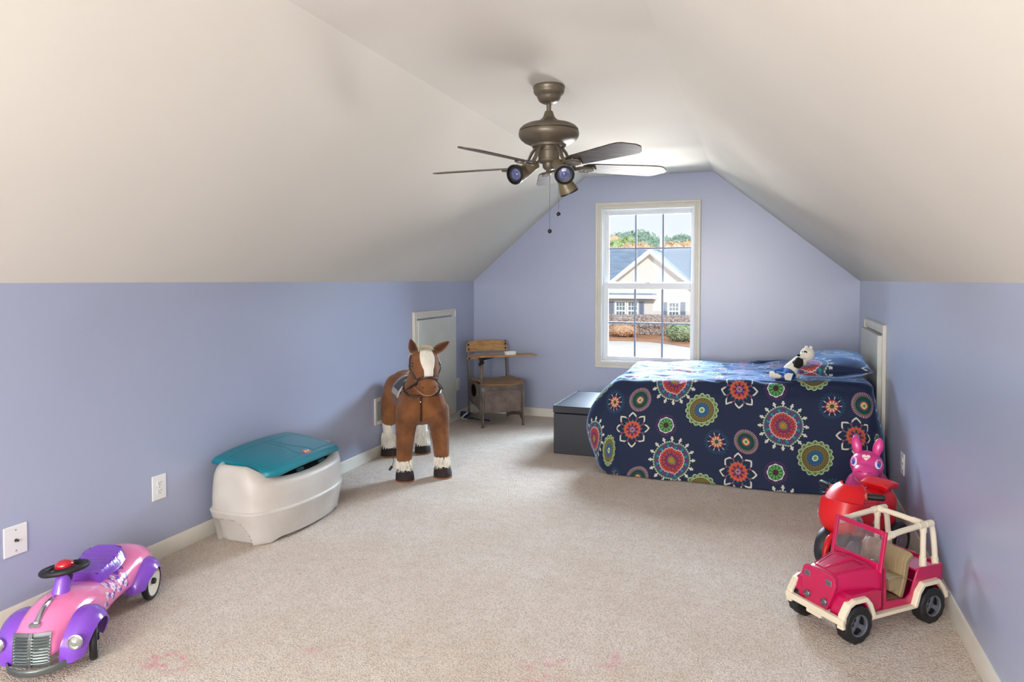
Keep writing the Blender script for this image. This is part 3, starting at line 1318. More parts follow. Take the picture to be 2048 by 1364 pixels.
for k in range(NZ + 1):
    t = k / NZ            # 0 rim .. 1 hem
    for (x, y, nx, ny) in rim:
        zt = topz(x, y) - 0.028
        hz = hemz(x, nx, ny)
        drop = (zt - hz) * t
        # outward bulge
        if ny < -0.5:
            base_out = 0.155 + 0.035 * sst(-0.6, 0.4, x)
            out = 0.045 * sst(0, 0.12, t) + base_out * (t ** 1.1) * 0.8
            if x > 0.4:
                out *= 1 - 0.2 * sst(0.4, 0.8, x)
            out += 0.010 * sin(x * 9.0 + 1) * t + 0.006 * sin(x * 23 + t * 3) * t * t
        elif nx < -0.2:
            out = 0.142 * sin(pi * min(1, t * 0.95)) ** 0.8 + 0.02 * t
        elif nx > 0.2:
            out = 0.070 * sst(0, 0.55, t)
        else:
            out = 0.02 * t
        cw = abs(nx * ny) * 2          # corner weight
        if nx < 0 and ny < 0:
            f_out = 0.045 * sst(0, 0.12, t) + 0.155 * (t ** 1.1) * 0.8
            s_out = 0.17 * sin(pi * min(1, t * 0.95)) ** 0.8 + 0.03 * t
            out = f_out * ny * ny + s_out * nx * nx
            out += 0.02 * cw * t
        if nx > 0 and ny < 0:
            f_out = 0.045 * sst(0, 0.12, t) + 0.19 * (t ** 1.1) * 0.64
            s_out = 0.070 * sst(0, 0.55, t)
            out = f_out * ny * ny + s_out * nx * nx
        n1 = noise.noise(Vector((x * 3 + nx, y * 3, drop * 2.5))) * 0.012 * t
        px, py = x + nx * (out + n1), y + ny * (out + n1)
        px = min(px, XR(py) - 0.012)
        pz = zt - drop
        verts.append(Vector((px, py, pz)))
        uvs.append((x + nx * drop - UVX, 0.68 + (y - TY0) + ny * drop - UVZ))
NS = 40
ccx, ccy = (TX0 + TX1) / 2, (TY0 + TY1) / 2
for k in range(1, NS + 1):      # rings inward over the top
    t = k / NS
    for (x, y, nx, ny) in rim:
        # shrink towards a centre segment
        sx0 = max(TX0 + 0.6, min(TX1 - 0.6, x))
        qx = x + (sx0 - x) * t
        qy = y + (ccy - y) * t
        e = min(1.0, hypot(qx - x, qy - y) / 0.06)
        zz = topz(qx, qy) - 0.028 * (1 - sin(e * pi / 2))
        verts.append(Vector((qx, qy, zz)))
        uvs.append((qx - UVX, 0.68 + (qy - TY0) - UVZ))
order = list(range(NZ, -1, -1)) + list(range(NZ + 1, NZ + NS + 1))
for a in range(len(order) - 1):
    A, B = order[a] * NR, order[a + 1] * NR
    for j in range(NR):
        k2 = (j + 1) % NR
        faces.append((A + j, A + k2, B + k2, B + j))
mb = MB()
mb.add(verts, faces)
spread = mb.build('bedspread', M_spread, None, smooth=180, fix=False)
set_uv(spread, uvs)
tag(spread, 'navy bedspread printed with large coloured medallions draped over bed', 'bedspread')
sd = spread.modifiers.new('thick', 'SOLIDIFY')
sd.thickness = 0.006
sd.offset = 1


def pillow_obj(name, label, loc, size, rot, uoff, sag=0.0):
    sx_, sy_, sz_ = size
    N = 36
    vs, uv, fs = [], [], []
    for side in (1, -1):
        for i in range(N + 1):
            for j in range(N + 1):
                a, b2 = -1 + 2 * i / N, -1 + 2 * j / N
                h = ((1 - abs(a) ** 2.6) * (1 - abs(b2) ** 2.6)) ** 0.5
                # corners pulled to dog ears
                pin = 1 - 0.06 * (1 - a * a) * 1 * (abs(b2) ** 4) - 0.0
                pin2 = 1 - 0.07 * (1 - b2 * b2) * (abs(a) ** 4)
                x = a * sx_ / 2 * pin2
                y = b2 * sy_ / 2 * pin
                wr = 0.010 * noise.noise(Vector((x * 7, y * 7, side * 3.0 + uoff[0])))
                z = side * (h * sz_ / 2 + (wr if h > 0.1 else 0))
                z += -sag * (x / sx_ * 2) ** 2
                vs.append((x, y, z))
                uv.append((x + uoff[0], y + uoff[1]))
    o_ = (N + 1) ** 2
    for i in range(N):
        for j in range(N):
            q = (i * (N + 1) + j, (i + 1) * (N + 1) + j, (i + 1) * (N + 1) + j + 1, i * (N + 1) + j + 1)
            fs.append(q)
            fs.append(tuple(k + o_ for k in reversed(q)))
    m_ = MB()
    m_.add(vs, fs)
    o = m_.build(name, M_spread, None, smooth=180, fix=False)
    set_uv(o, uv)
    o.location = loc
    o.rotation_euler = rot
    return tag(o, label, 'pillow')


pillow_obj('pillow', 'plump medallion print pillow at the wall end of the bed', (0.515, 5.43, 0.802), (0.47, 0.84, 0.145), (R(2), R(-3), R(-3)), (0.155, 0.32))

# ---------------------------------------------------------------- plush toy leaning on the pillow
M_wplush = mat('cream_plush', (228, 222, 206), rough=1.0, var=0.05, vscale=30, bump=0.8, bscale=150, bdist=0.004, sheen=0.4)
M_bplush = mat('black_plush', (22, 22, 26), rough=1.0, var=0.05, bump=0.8, bscale=150, bdist=0.004)
M_blueknit = mat('blue_shorts', (36, 84, 160), rough=0.9, bump=0.5, bscale=200)
M_pinkpl = mat('pink_plush', (206, 168, 152), rough=1.0, bump=0.5, bscale=150)
t = thing('plush_animal', 'cream and black stuffed animal in blue shorts leaning on the pillow', 'stuffed toy', (0.250, 5.16, 0.712), R(-20))
mb = MB()
mb.tube([(-0.045, 0, 0.035), (0, 0, 0.075), (0.045, 0, 0.125), (0.075, 0, 0.150)], [0.048, 0.052, 0.045, 0.032], 16)
mb.ell((0.092, 0, 0.180), (0.047, 0.047, 0.047))
mb.ell((0.070, -0.038, 0.168), (0.024, 0.024, 0.020))
mb.tube([(-0.04, -0.02, 0.03), (-0.10, -0.06, 0.026), (-0.14, -0.07, 0.026)], [0.03, 0.026, 0.022], 12)
mb.tube([(-0.03, -0.05, 0.03), (0.0, -0.10, 0.024), (0.0, -0.12, 0.024)], [0.028, 0.024, 0.02], 12)
body = organic(mb, 'body', M_wplush, t, voxel=0.004, smooth=5)
bv = bvh_of(body)
mb = MB()
mb.tube([(-0.030, 0, 0.040), (-0.06, -0.018, 0.034), (-0.115, -0.055, 0.030)], [0.058, 0.046, 0.033], 16)
mb.tube([(-0.025, -0.01, 0.040), (-0.015, -0.055, 0.034), (-0.004, -0.085, 0.030)], [0.050, 0.040, 0.033], 16)
sh = organic(mb, 'shorts', M_blueknit, t, voxel=0.004, smooth=3)
mb = MB()
mb.tube([(-0.085, -0.088, 0.052), (-0.035, -0.098, 0.052), (0.0, -0.118, 0.040)], 0.0032, 6)
mb.build('stripe', mat('pale_stripe', (140, 190, 220), rough=0.8), sh)
mb = MB()
mb.tube([(0.052, -0.030, 0.150), (0.050, -0.052, 0.118), (0.040, -0.064, 0.088)], [0.022, 0.034, 0.020], 12)
mb.ell((0.020, -0.050, 0.122), (0.012, 0.010, 0.012))
organic(mb, 'arm', M_bplush, t, voxel=0.004, smooth=3)
mb = MB()
mb.ell((0.052, -0.056, 0.173), (0.012, 0.007, 0.008))
mb.build('nose', M_bplush, t)
mb = MB()
mb.tube([(0.083, -0.046, 0.198), (0.093, -0.046, 0.202), (0.101, -0.040, 0.194)], 0.005, 8)
mb.ell((0.070, -0.034, 0.196), (0.005, 0.004, 0.006))
mb.build('eye', M_bplush, t)
for a in (0.085, 0.115):
    mb = MB()
    mb.ell((a, 0.0, 0.224), (0.012, 0.008, 0.014))
    mb.build('ear', M_wplush, t)
mb = MB()
mb.tube([(0.045, -0.06, 0.03), (0.090, -0.066, 0.062), (0.125, -0.070, 0.088)], [0.010, 0.009, 0.006], 8)
mb.build('tail', M_pinkpl, t)
mb = MB()
mb.slab(4, 6, lambda a, b: (0.0 + 0.045 * a - 0.018 * b, -0.118 - 0.02 * a, 0.055 - 0.045 * b + 0.004 * sin(b * 5)), 0.001)
mb.build('cloth_tag', mat('white_tag', (222, 220, 216), rough=0.8), t)

# ---------------------------------------------------------------- storage ottoman
M_leath = mat('black_leatherette', (44, 46, 54), rough=0.42, var=0.05, bump=0.25, bscale=160, bdist=0.001)
t = thing('storage_ottoman', 'black leatherette storage ottoman at the foot of the bed', 'ottoman', (-1.352, 5.72, 0))
mb = MB()
mb.box((0, 0, 0.163), (0.355, 0.772, 0.326))
mb.build('body', M_leath, t, smooth=0, bevel=0.006)
mb = MB()
mb.slab(16, 24, lambda a, b: (-0.182 + 0.364 * a, -0.39 + 0.78 * b, 0.386 + 0.010 * (1 - (2 * a - 1) ** 4) * (1 - (2 * b - 1) ** 4)), 0.056)
mb.build('lid', M_leath, t, smooth=50, bevel=0.006)
mb = MB()
mb.tube([(-0.180, -0.388, 0.386), (0.180, -0.388, 0.386), (0.180, 0.388, 0.386), (-0.180, 0.388, 0.386)], 0.0035, 6, closed=True)
mb.build('piping', M_leath, t)

# ================================================================ CEILING FAN
FX, FY = -1.038, 3.52
M_fan = mat('fan_bronze_paint', (108, 98, 84), rough=0.4, metal=0.4, var=0.08, vscale=20)
M_fand = mat('fan_dark_band', (48, 40, 34), rough=0.4, metal=0.5)


def blade_material():
    m = mat('blade_walnut', (46, 40, 40), rough=0.42, var=0.3, vscale=9, stretch=(0.6, 6, 6), col2=(86, 74, 66), spec=0.35, coat=0.1, bump=0.25, bscale=30, bdist=0.001)
    return m


M_blade = blade_material()
fan = thing('ceiling_fan', 'bronze five blade ceiling fan with three spotlights and pull chains', 'ceiling fan', (FX, FY, 2.42))
mb = MB()
mb.lathe([(0.002, 0), (0.080, 0), (0.084, -0.006), (0.084, -0.014), (0.080, -0.020), (0.082, -0.028), (0.078, -0.040), (0.066, -0.052), (0.062, -0.056), (0.060, -0.066), (0.050, -0.082), (0.032, -0.092), (0.018, -0.094), (0.002, -0.094)], 40)
mb.build('canopy', M_fan, fan, smooth=50)
mb = MB()
mb.lathe([(0.002, -0.09), (0.0125, -0.09), (0.0125, -0.14), (0.002, -0.14)], 16)
mb.build('downrod', M_fan, fan)
mb = MB()
mb.lathe([(0.002, -0.130), (0.020, -0.132), (0.024, -0.142), (0.030, -0.160), (0.036, -0.168), (0.040, -0.172), (0.050, -0.180), (0.066, -0.190),
          (0.090, -0.196), (0.122, -0.203), (0.142, -0.213), (0.154, -0.226), (0.157, -0.234), (0.157, -0.236)], 48)
mb.build('motor_top', M_fan, fan, smooth=50)
mb = MB()
mb.lathe([(0.10, -0.235), (0.1555, -0.235), (0.1555, -0.242), (0.10, -0.242)], 48)
mb.build('motor_band', M_fand, fan, smooth=50)
mb = MB()
mb.lathe([(0.10, -0.240), (0.158, -0.241), (0.160, -0.252), (0.157, -0.266), (0.148, -0.280), (0.130, -0.294), (0.108, -0.304), (0.092, -0.308), (0.088, -0.320), (0.040, -0.322)], 48)
mb.build('motor_bottom', M_fan, fan, smooth=50)
mb = MB()
mb.lathe([(0.002, -0.318), (0.058, -0.318), (0.058, -0.332), (0.060, -0.334), (0.060, -0.340), (0.056, -0.344), (0.056, -0.385), (0.060, -0.388), (0.060, -0.394), (0.050, -0.402), (0.034, -0.406), (0.032, -0.428), (0.022, -0.438), (0.002, -0.440)], 36)
mb.build('switch_housing', M_fan, fan, smooth=40)
A0 = R(106.5)
ZB = -0.432
PIT = R(-12)
for k in range(5):
    a = A0 + k * 2 * pi / 5
    Mz = Rz(a)
    Mp = Mz @ Rx(PIT)
    # blade: rounded-corner plank widening outward
    out = []
    r0, r1 = 0.185, 0.680
    w0, w1 = 0.056, 0.074
    for (x, y) in [(r0, -w0 * 0.55), (r0 + 0.02, -w0 * 0.9), (r0 + 0.06, -w0 - 0.004), (0.40, -w0 - 0.010), (0.56, -w1), (0.61, -w1 + 0.002), (0.635, -w1 + 0.012), (r1 - 0.004, -w1 + 0.055), (r1, -0.008),
                   (r1, 0.012), (r1 - 0.004, w1 - 0.055), (0.635, w1 - 0.012), (0.61, w1), (0.56, w1), (0.40, w0 + 0.010), (r0 + 0.06, w0 + 0.004), (r0 + 0.02, w0 * 0.9), (r0, w0 * 0.55)]:
        out.append((x, y))
    mb = MB()
    mb.prism(out, lambda x, y, h: Mp @ Vector((x, y, h)) + Vector((0, 0, ZB + 0.012)), -0.003, 0.003)
    bl = mb.build('blade', M_blade, fan, smooth=30, bevel=0.0012)
    mb = MB()
    pts = [Mz @ Vector((0.070, 0, -0.318)), Mz @ Vector((0.095, 0, -0.345)), Mz @ Vector((0.115, 0, -0.385)), Mz @ Vector((0.150, 0, ZB + 0.002)), Mz @ Vector((0.185, 0, ZB + 0.004))]
    mb.tube(pts, [0.016, 0.014, 0.013, 0.016, 0.02], 10, flat=0.5)
    mb.tube([Mz @ Vector((0.045, 0.0, -0.322)), Mz @ Vector((0.075, 0, -0.322))], [0.02, 0.016], 10, flat=0.5)
    # leaf-shaped medallion under the blade root
    mp = []
    for i in range(28):
        u = 2 * pi * i / 28
        mp.append((0.205 + 0.062 * cos(u), 0.036 * sin(u)))
    mb.prism(mp, lambda x, y, h: Mp @ Vector((x, y, h)) + Vector((0, 0, ZB + 0.010)), -0.012, -0.002)
    for s in (-1, 1):
        mb.tube([Mp @ Vector((0.20, 0, -0.006)) + Vector((0, 0, ZB + 0.010)), Mp @ Vector((0.245, s * 0.034, -0.006)) + Vector((0, 0, ZB + 0.010))], [0.010, 0.006], 8)
    br = mb.build('blade_bracket', M_fan, bl, smooth=40, bevel=0.0015)
    mb = MB()
    for i in range(9):
        y = -0.026 + i * 0.0065
        L_ = 0.052 * math.sqrt(max(0.05, 1 - (y / 0.034) ** 2))
        mb.tube([Mp @ Vector((0.205 - L_ * 0.7, y, -0.013)) + Vector((0, 0, ZB + 0.010)), Mp @ Vector((0.205 + L_ * 0.9, y * 1.05, -0.013)) + Vector((0, 0, ZB + 0.010))], 0.0018, 6)
    mb.build('bracket_flute', mat('flute_pale', (150, 146, 140), rough=0.4, metal=0.4), br)

# three spot heads
M_bulb = mat('bulb_face', (92, 98, 140), rough=0.12, var=0.15, vscale=60, spec=0.9)
M_bezel = mat('bezel_black', (14, 14, 16), rough=0.45)
M_spot = mat('spot_shade_paint', (120, 107, 84), rough=0.4, metal=0.25, var=0.05)
for (base, headc, aim) in (((-0.050, -0.035, -0.415), (-0.125, -0.115, -0.468), (-0.30, -0.85, -0.25)),
                           ((0.045, -0.040, -0.415), (0.118, -0.120, -0.478), (0.22, -0.85, -0.33)),
                           ((0.050, 0.030, -0.425), (0.075, 0.080, -0.515), (0.30, 0.35, -0.85))):
    b0, hc, am = Vector(base), Vector(headc), Vector(aim).normalized()
    Ma = align(am)
    mb = MB()
    # cup opening along aim, closed dome behind, arm from the hub
    mb.lathe([(0.001, -0.062), (0.020, -0.060), (0.031, -0.050), (0.037, -0.034), (0.040, -0.010), (0.047, 0.012), (0.050, 0.020), (0.050, 0.038), (0.045, 0.038), (0.044, 0.016), (0.001, 0.012)], 32, M=Ma, c=hc)
    mid = hc - am * 0.035
    mb.tube([b0, b0 + (mid - b0) * 0.35 + Vector((0, 0, 0.01)), mid], [0.020, 0.030, 0.036], 20)
    sp_ = mb.build('spot_shade', M_spot, fan, smooth=40)
    mb = MB()
    mb.lathe([(0.030, 0.030), (0.0505, 0.034), (0.0515, 0.042), (0.0455, 0.043), (0.0400, 0.030)], 32, M=Ma, c=hc)
    mb.build('bezel', M_bezel, sp_, smooth=50)
    mb = MB()
    mb.lathe([(0.001, 0.014), (0.040, 0.014), (0.041, 0.022), (0.037, 0.028), (0.026, 0.030), (0.024, 0.026), (0.014, 0.028), (0.010, 0.033), (0.001, 0.035)], 32, M=Ma, c=hc)
    mb.build('bulb', M_bulb, sp_, smooth=40)
M_chain = mat('chain_metal', (150, 144, 130), rough=0.3, metal=0.9)
for (x, y, z1, z0) in ((0.006, 0.0, -0.44, -0.752), (0.050, 0.015, -0.40, -0.662)):
    t = MB()
    nn = 46
    for i in range(nn):
        z = z1 + (z0 - z1) * i / (nn - 1)
        t.ell((x, y, z), 0.0019, u=5, w=4)
    t.tube([(x, y, z1), (x, y, z0)], 0.0008, 4)
    c_ = t.build('pull_chain', M_chain, fan)
    t = MB()
    t.ell((x, y, z0 - 0.010), (0.0115, 0.0115, 0.0115), u=14, w=10)
    t.build('chain_ball', mat('ball_bronze', (52, 44, 38), rough=0.25, metal=0.6), c_)

# ================================================================ SCHOOL DESK
# seat pan, book box, two side frames, back boards, tablet arm
DA = R(40)                       # direction along the front edge
t = thing('school_desk', 'vintage school chair desk with tan wood back in the far left corner', 'school desk', (-2.400, 6.325, 0), DA)
desk = t
M_dmet = mat('desk_taupe_enamel', (128, 114, 104), rough=0.45, metal=0.0, var=0.12, vscale=12, col2=(100, 86, 78))
M_dwood = mat('desk_maple', (190, 148, 92), rough=0.45, var=0.10, vscale=10, stretch=(1, 8, 8), col2=(150, 106, 60))
M_dwood2 = mat('desk_worn_seat', (158, 122, 84), rough=0.5, var=0.12, vscale=9, stretch=(1, 8, 8), col2=(104, 78, 54))
M_rivet = mat('rivet_dark', (50, 42, 36), rough=0.4, metal=0.5)
# local x along width (left .. right in the picture), local y to the rear
W2 = 0.205
yF, yR = -0.20, 0.245
SEAT = 0.405
for s in (-1, 1):
    X = s * W2
    # side frame: sheet outline with the cutaway between legs
    out = [(yF - 0.028, 0.012), (yF + 0.022, 0.012), (yF + 0.035, 0.055), (yF + 0.10, 0.10), (yR - 0.12, 0.055), (yR - 0.03, 0.0), (yR + 0.005, 0.0), (yR + 0.012, 0.055),
           (yR + 0.005, 0.20), (yR + 0.01, 0.42), (yR + 0.05, 0.62), (yR + 0.075, 0.80), (yR + 0.045, 0.80), (yR + 0.015, 0.63), (yR - 0.025, 0.44), (yR - 0.06, 0.40),
           (yF + 0.03, SEAT - 0.005), (yF - 0.008, SEAT - 0.015), (yF - 0.012, 0.20)]
    mb = MB()
    # legs and upright as bent channel, not solid sheet: build as strips
    def ch(pts, w, th=0.007):
        ps = [Vector((X, p[0], p[1])) for p in pts]
        for i in range(len(ps) - 1):
            d = (ps[i + 1] - ps[i]).normalized()
            nrm = Vector((0, -d.z, d.y))
            a, b_ = ps[i], ps[i + 1]
            wv0 = nrm * (w[i] / 2)
            wv1 = nrm * (w[i + 1] / 2)
            tx = Vector((th, 0, 0))
            mb.loft([[a + wv0 + tx, a - wv0 + tx, a - wv0 - tx, a + wv0 - tx], [b_ + wv1 + tx, b_ - wv1 + tx, b_ - wv1 - tx, b_ + wv1 - tx]])
    ch([(yF - 0.008, 0.0), (yF + 0.004, 0.10), (yF + 0.012, 0.25), (yF + 0.015, SEAT - 0.01)], [0.030, 0.045, 0.050, 0.05])
    ch([(yF + 0.01, 0.075), (yF + 0.08, 0.105), (yF + 0.18, 0.085), (yR - 0.10, 0.055), (yR - 0.01, 0.012)], [0.06, 0.045, 0.035, 0.035, 0.024])
    ch([(yR - 0.005, 0.0), (yR - 0.008, 0.14), (yR - 0.002, 0.30), (yR + 0.012, 0.45), (yR + 0.040, 0.64), (yR + 0.062, 0.782)], [0.026, 0.034, 0.036, 0.034, 0.028, 0.022])
    # side sheet of the book box with the oval opening
    o = [(yF + 0.015, 0.14), (yF + 0.10, 0.155), (yF + 0.20, 0.17), (yR - 0.08, 0.20), (yR - 0.01, 0.24), (yR - 0.01, 0.405), (yF + 0.015, 0.405)]
    nn = 24
    cyy, czz = (yF + yR) / 2 + 0.06, 0.315
    inner = [(cyy + 0.085 * cos(2 * pi * i / nn), czz + 0.062 * sin(2 * pi * i / nn)) for i in range(nn)]
    if s > 0:  # right opening nearly closed so the inside of the box stays dark
        inner = [(cyy + 0.001 * cos(2 * pi * i / nn), czz + 0.001 * sin(2 * pi * i / nn)) for i in range(nn)]

    def edge_pt(a):
        d = (cos(a), sin(a))
        best = None
        for i in range(len(o)):
            p, q = o[i], o[(i + 1) % len(o)]
            ex, ey = q[0] - p[0], q[1] - p[1]
            den = d[0] * ey - d[1] * ex
            if abs(den) < 1e-9:
                continue
            tt = ((p[0] - cyy) * ey - (p[1] - czz) * ex) / den
            uu = ((p[0] - cyy) * d[1] - (p[1] - czz) * d[0]) / den
            if tt > 0 and -1e-6 <= uu <= 1 + 1e-6 and (best is None or tt < best):
                best = tt
        return (cyy + d[0] * best, czz + d[1] * best)
    outer = [edge_pt(2 * pi * i / nn) for i in range(nn)]
    for i in range(nn):
        j = (i + 1) % nn
        mb.loft([[Vector((X - 0.003, *outer[i])), Vector((X + 0.003, *outer[i])), Vector((X + 0.003, *inner[i])), Vector((X - 0.003, *inner[i]))],
                 [Vector((X - 0.003, *outer[j])), Vector((X + 0.003, *outer[j])), Vector((X + 0.003, *inner[j])), Vector((X - 0.003, *inner[j]))]])
    mb.build('side_frame', M_dmet, desk, smooth=30, bevel=0.0015)
    mb = MB()
    mb.lathe([(0.001, 0), (0.014, 0), (0.013, 0.012), (0.001, 0.013)], 12, c=(X, yF - 0.008, 0))
    mb.build('foot', M_rivet, desk)
# front apron with pressed arch
mb = MB()


def apron(a, b):
    x = -W2 + 2 * W2 * a
    z = 0.135 + (0.408 - 0.135) * b
    xr = abs(2 * a - 1)
    arch = 0.345 - 0.045 * max(0, (xr - 0.75) / 0.25) ** 1.6 + 0.006 * (1 - xr)
    y = yF + 0.004
    if z < arch and xr < 0.93:
        y -= 0.007
    y += 0.012 * sst(0.4, 0.0, b)
    return (x, y, z)


mb.slab(40, 44, apron, 0.003)
mb.build('apron', M_dmet, desk, smooth=25)
mb = MB()
mb.slab(8, 8, lambda a, b: (-W2 + 2 * W2 * a, yF + (yR - yF) * b, 0.140 + 0.06 * b), 0.003)
mb.build('book_box_floor', M_dmet, desk, smooth=25)
mb = MB()
mb.bb(-W2, W2, yR - 0.02, yR - 0.014, 0.20, 0.40)
mb.build('book_box_back', M_rivet, desk, smooth=0)  # back panel in a dark colour to deepen the shade behind the oval
mb = MB()
mb.bb(-W2 - 0.012, -W2 + 0.012, yF - 0.012, yF - 0.004, 0.345, 0.385)
mb.build('latch', mat('latch_steel', (140, 150, 170), rough=0.3, metal=0.5), desk, smooth=0, bevel=0.003)
# seat: moulded plywood
mb = MB()


def seatf(a, b):
    x = -0.222 + 0.444 * a
    y = yF - 0.030 + 0.43 * b
    e = (2 * a - 1)
    rnd_ = 0.03 * (abs(e) ** 6) * (1 if b < 0.5 else 0.4)
    z = SEAT + 0.020 - 0.014 * sst(0.25, 0.6, b) + 0.010 * e * e - 0.022 * sst(0.12, 0.0, b) + 0.004
    return (x, y + rnd_, z)


mb.slab(24, 24, seatf, 0.014)
mb.build('seat', M_dwood2, desk, smooth=40)


def backboard(name, z0, z1, yoff):
    m_ = MB()

    def f(a, b):
        e = 2 * a - 1
        z = z0 + (z1 - z0) * b
        zz = z + 0.010 * (1 - e * e) * (1 if b > 0.5 else 0.3)
        corner = 0.02 * abs(e) ** 8 * (b if b > 0.5 else 0)
        y = yR + 0.012 + 0.075 * (z - 0.45) / 0.35 * 0.85 + yoff + 0.028 * (1 - e * e)
        return (-W2 - 0.014 + (2 * W2 + 0.028) * a, y, zz - corner)
    m_.slab(24, 8, f, 0.010)
    bo = m_.build(name, M_dwood, desk, smooth=40)
    for a, b2 in ((0.05, 0.25), (0.05, 0.75), (0.95, 0.25), (0.95, 0.75)):
            if z1 - z0 < 0.06 and b2 > 0.5:
                continue
            p = Vector(f(a, b2))
            r_ = MB()
            r_.lathe([(0.001, 0), (0.010, 0), (0.008, 0.004), (0.001, 0.005)], 10, M=Rx(pi / 2), c=(p.x, p.y - 0.010, p.z))
            r_.build('rivet', M_rivet, bo)


backboard('backrest_board', 0.675, 0.775, -0.025)
backboard('lower_backrest_board', 0.598, 0.645, -0.025)
# tablet arm on a post at the left side
mb = MB()
mb.tube([(-W2, yF + 0.035, 0.12), (-W2, yF + 0.035, 0.36), (-W2, yF + 0.035, 0.655)], [0.017, 0.017, 0.015], 12)
mb.build('tablet_post', M_dmet, desk)
mb = MB()
mb.ell((-W2 + 0.0, yF + 0.03, 0.615), (0.024, 0.024, 0.020))
mb.ell((-W2 - 0.018, yF + 0.03, 0.600), (0.014, 0.014, 0.018))
mb.lathe([(0.002, 0), (0.022, 0.002), (0.024, 0.03), (0.03, 0.06), (0.03, 0.065), (0.002, 0.065)], 14, c=(-W2, yF + 0.035, 0.628))
mb.loft([[Vector((-W2 - 0.02, yF + 0.02, 0.640)), Vector((-W2 + 0.02, yF + 0.02, 0.640)), Vector((-W2 + 0.02, yF + 0.02, 0.690)), Vector((-W2 - 0.02, yF + 0.02, 0.690))],
         [Vector((-W2 + 0.17, yF + 0.01, 0.672)), Vector((-W2 + 0.20, yF + 0.03, 0.672)), Vector((-W2 + 0.20, yF + 0.03, 0.690)), Vector((-W2 + 0.17, yF + 0.01, 0.690))]])
mb.build('tablet_bracket', M_rivet, desk, smooth=40)
mb = MB()
poly = [(-0.330, -0.27), (-0.27, -0.32), (0.05, -0.36), (0.27, -0.36), (0.290, -0.34), (0.290, -0.22), (0.27, -0.19), (0.06, -0.17), (-0.16, -0.14), (-0.27, -0.14), (-0.330, -0.18)]
mb.prism(poly, lambda a, b, h: (a, b, h), 0.680, 0.695)
mb.build('tablet', mat('tablet_wood', (170, 132, 92), rough=0.4, var=0.10, vscale=8, stretch=(1, 8, 8), col2=(132, 96, 62)), desk, smooth=0, bevel=0.004)

# small white dish on the tablet
t = thing('dish', 'small white ridged dish resting on the tablet of the school desk', 'dish', (0, 0, 0), 0)
t.location = Vector((-2.400, 6.325, 0.6965)) + Rz(DA) @ Vector((0.04, -0.29, 0))
t.rotation_euler = (0, 0, DA)
mb = MB()
rings = []
for (sc, z) in ((0.90, 0), (0.92, 0.006), (0.96, 0.022), (1.0, 0.024), (1.0, 0.028), (0.93, 0.028), (0.90, 0.010)):
    ring = []
    for k in range(48):
        a = 2 * pi * k / 48
        fl = 1 + (0.03 if (k % 4 < 2 and sc < 0.98) else 0)
        ex = abs(cos(a)) ** 0.7 * (1 if cos(a) > 0 else -1)
        ey = abs(sin(a)) ** 0.7 * (1 if sin(a) > 0 else -1)
        ring.append(Vector((0.058 * ex * sc * fl, 0.040 * ey * sc * fl, z)))
    rings.append(ring)
mb.loft(rings)
mb.build('bowl', mat('white_porcelain', (236, 236, 236), rough=0.25, var=0.01), t, smooth=35)

# crumpled blue cord toy under the desk corner
t = thing('cord_bundle', 'dark blue and white tangled cord on carpet behind the desk leg', 'cord', (-2.735, 6.36, 0), 0)
mb = MB()
rnd = random.Random(4)
pts = []
for i in range(90):
    a = i * 0.55
    pts.append((0.055 * cos(a) * (0.6 + 0.4 * sin(i * 0.13)) + 0.015 * sin(i * 0.7), 0.050 * sin(a) * (0.7 + 0.3 * cos(i * 0.21)), 0.010 + 0.050 * abs(sin(i * 0.11)) + 0.012 * rnd.random()))
mb.tube(pts, 0.006, 7)
mb.tube([(0.05, 0.0, 0.02), (0.10, -0.01, 0.012), (0.17, -0.03, 0.008), (0.22, 0.0, 0.007), (0.26, -0.02, 0.007)], 0.005, 7)
mb.build('cord', mat('cord_blue', (28, 52, 86), rough=0.7, var=0.2, vscale=40), t)
mb = MB()
mb.tube([(-0.03, -0.045, 0.02), (0.0, -0.055, 0.05), (0.03, -0.03, 0.075)], 0.009, 8)
mb.tube([(-0.06, -0.02, 0.012), (-0.02, -0.06, 0.012), (0.03, -0.055, 0.014)], 0.006, 8)
mb.build('white_strap', mat('strap_white', (196, 206, 216), rough=0.7), t)

# ================================================================ PLUSH HORSE
HA = atan2(-0.563, 0.443)
horse = thing('plush_horse', 'large standing brown plush horse with white blaze and dark bridle', 'stuffed toy', (-2.420, 4.635, 0), HA)
M_hb = mat('brown_plush', (134, 84, 46), rough=0.95, var=0.2, vscale=9, col2=(92, 54, 29), bump=0.9, bscale=110, bdist=0.005, sheen=0.08)
M_hw = mat('white_fur', (232, 226, 212), rough=1.0, var=0.06, vscale=25, bump=1.0, bscale=120, bdist=0.006, sheen=0.3, stretch=(1, 1, 0.25))
M_hoof = mat('hoof_dark_plush', (44, 34, 34), rough=0.85, bump=0.6, bscale=140)
M_sole = mat('hoof_sole_tan', (150, 96, 56), rough=0.8)
M_strap = mat('bridle_leather', (58, 38, 28), rough=0.45)
M_inear = mat('ear_dark_inner', (70, 42, 28), rough=0.9)
mb = MB()
# trunk
mb.tube([(-0.47, 0, 0.50), (-0.42, 0, 0.52), (-0.32, 0, 0.53), (-0.15, 0, 0.51), (0.05, 0, 0.505), (0.20, 0, 0.52), (0.31, 0, 0.53), (0.385, 0, 0.53)],
        [0.07, 0.115, 0.145, 0.138, 0.138, 0.150, 0.162, 0.12], 24)
mb.ell((-0.33, 0, 0.535), (0.155, 0.155, 0.150))
mb.ell((-0.20, 0, 0.535), (0.16, 0.142, 0.135))
mb.ell((0.33, 0.085, 0.49), (0.085, 0.085, 0.12))
mb.ell((0.33, -0.085, 0.49), (0.085, 0.085, 0.12))
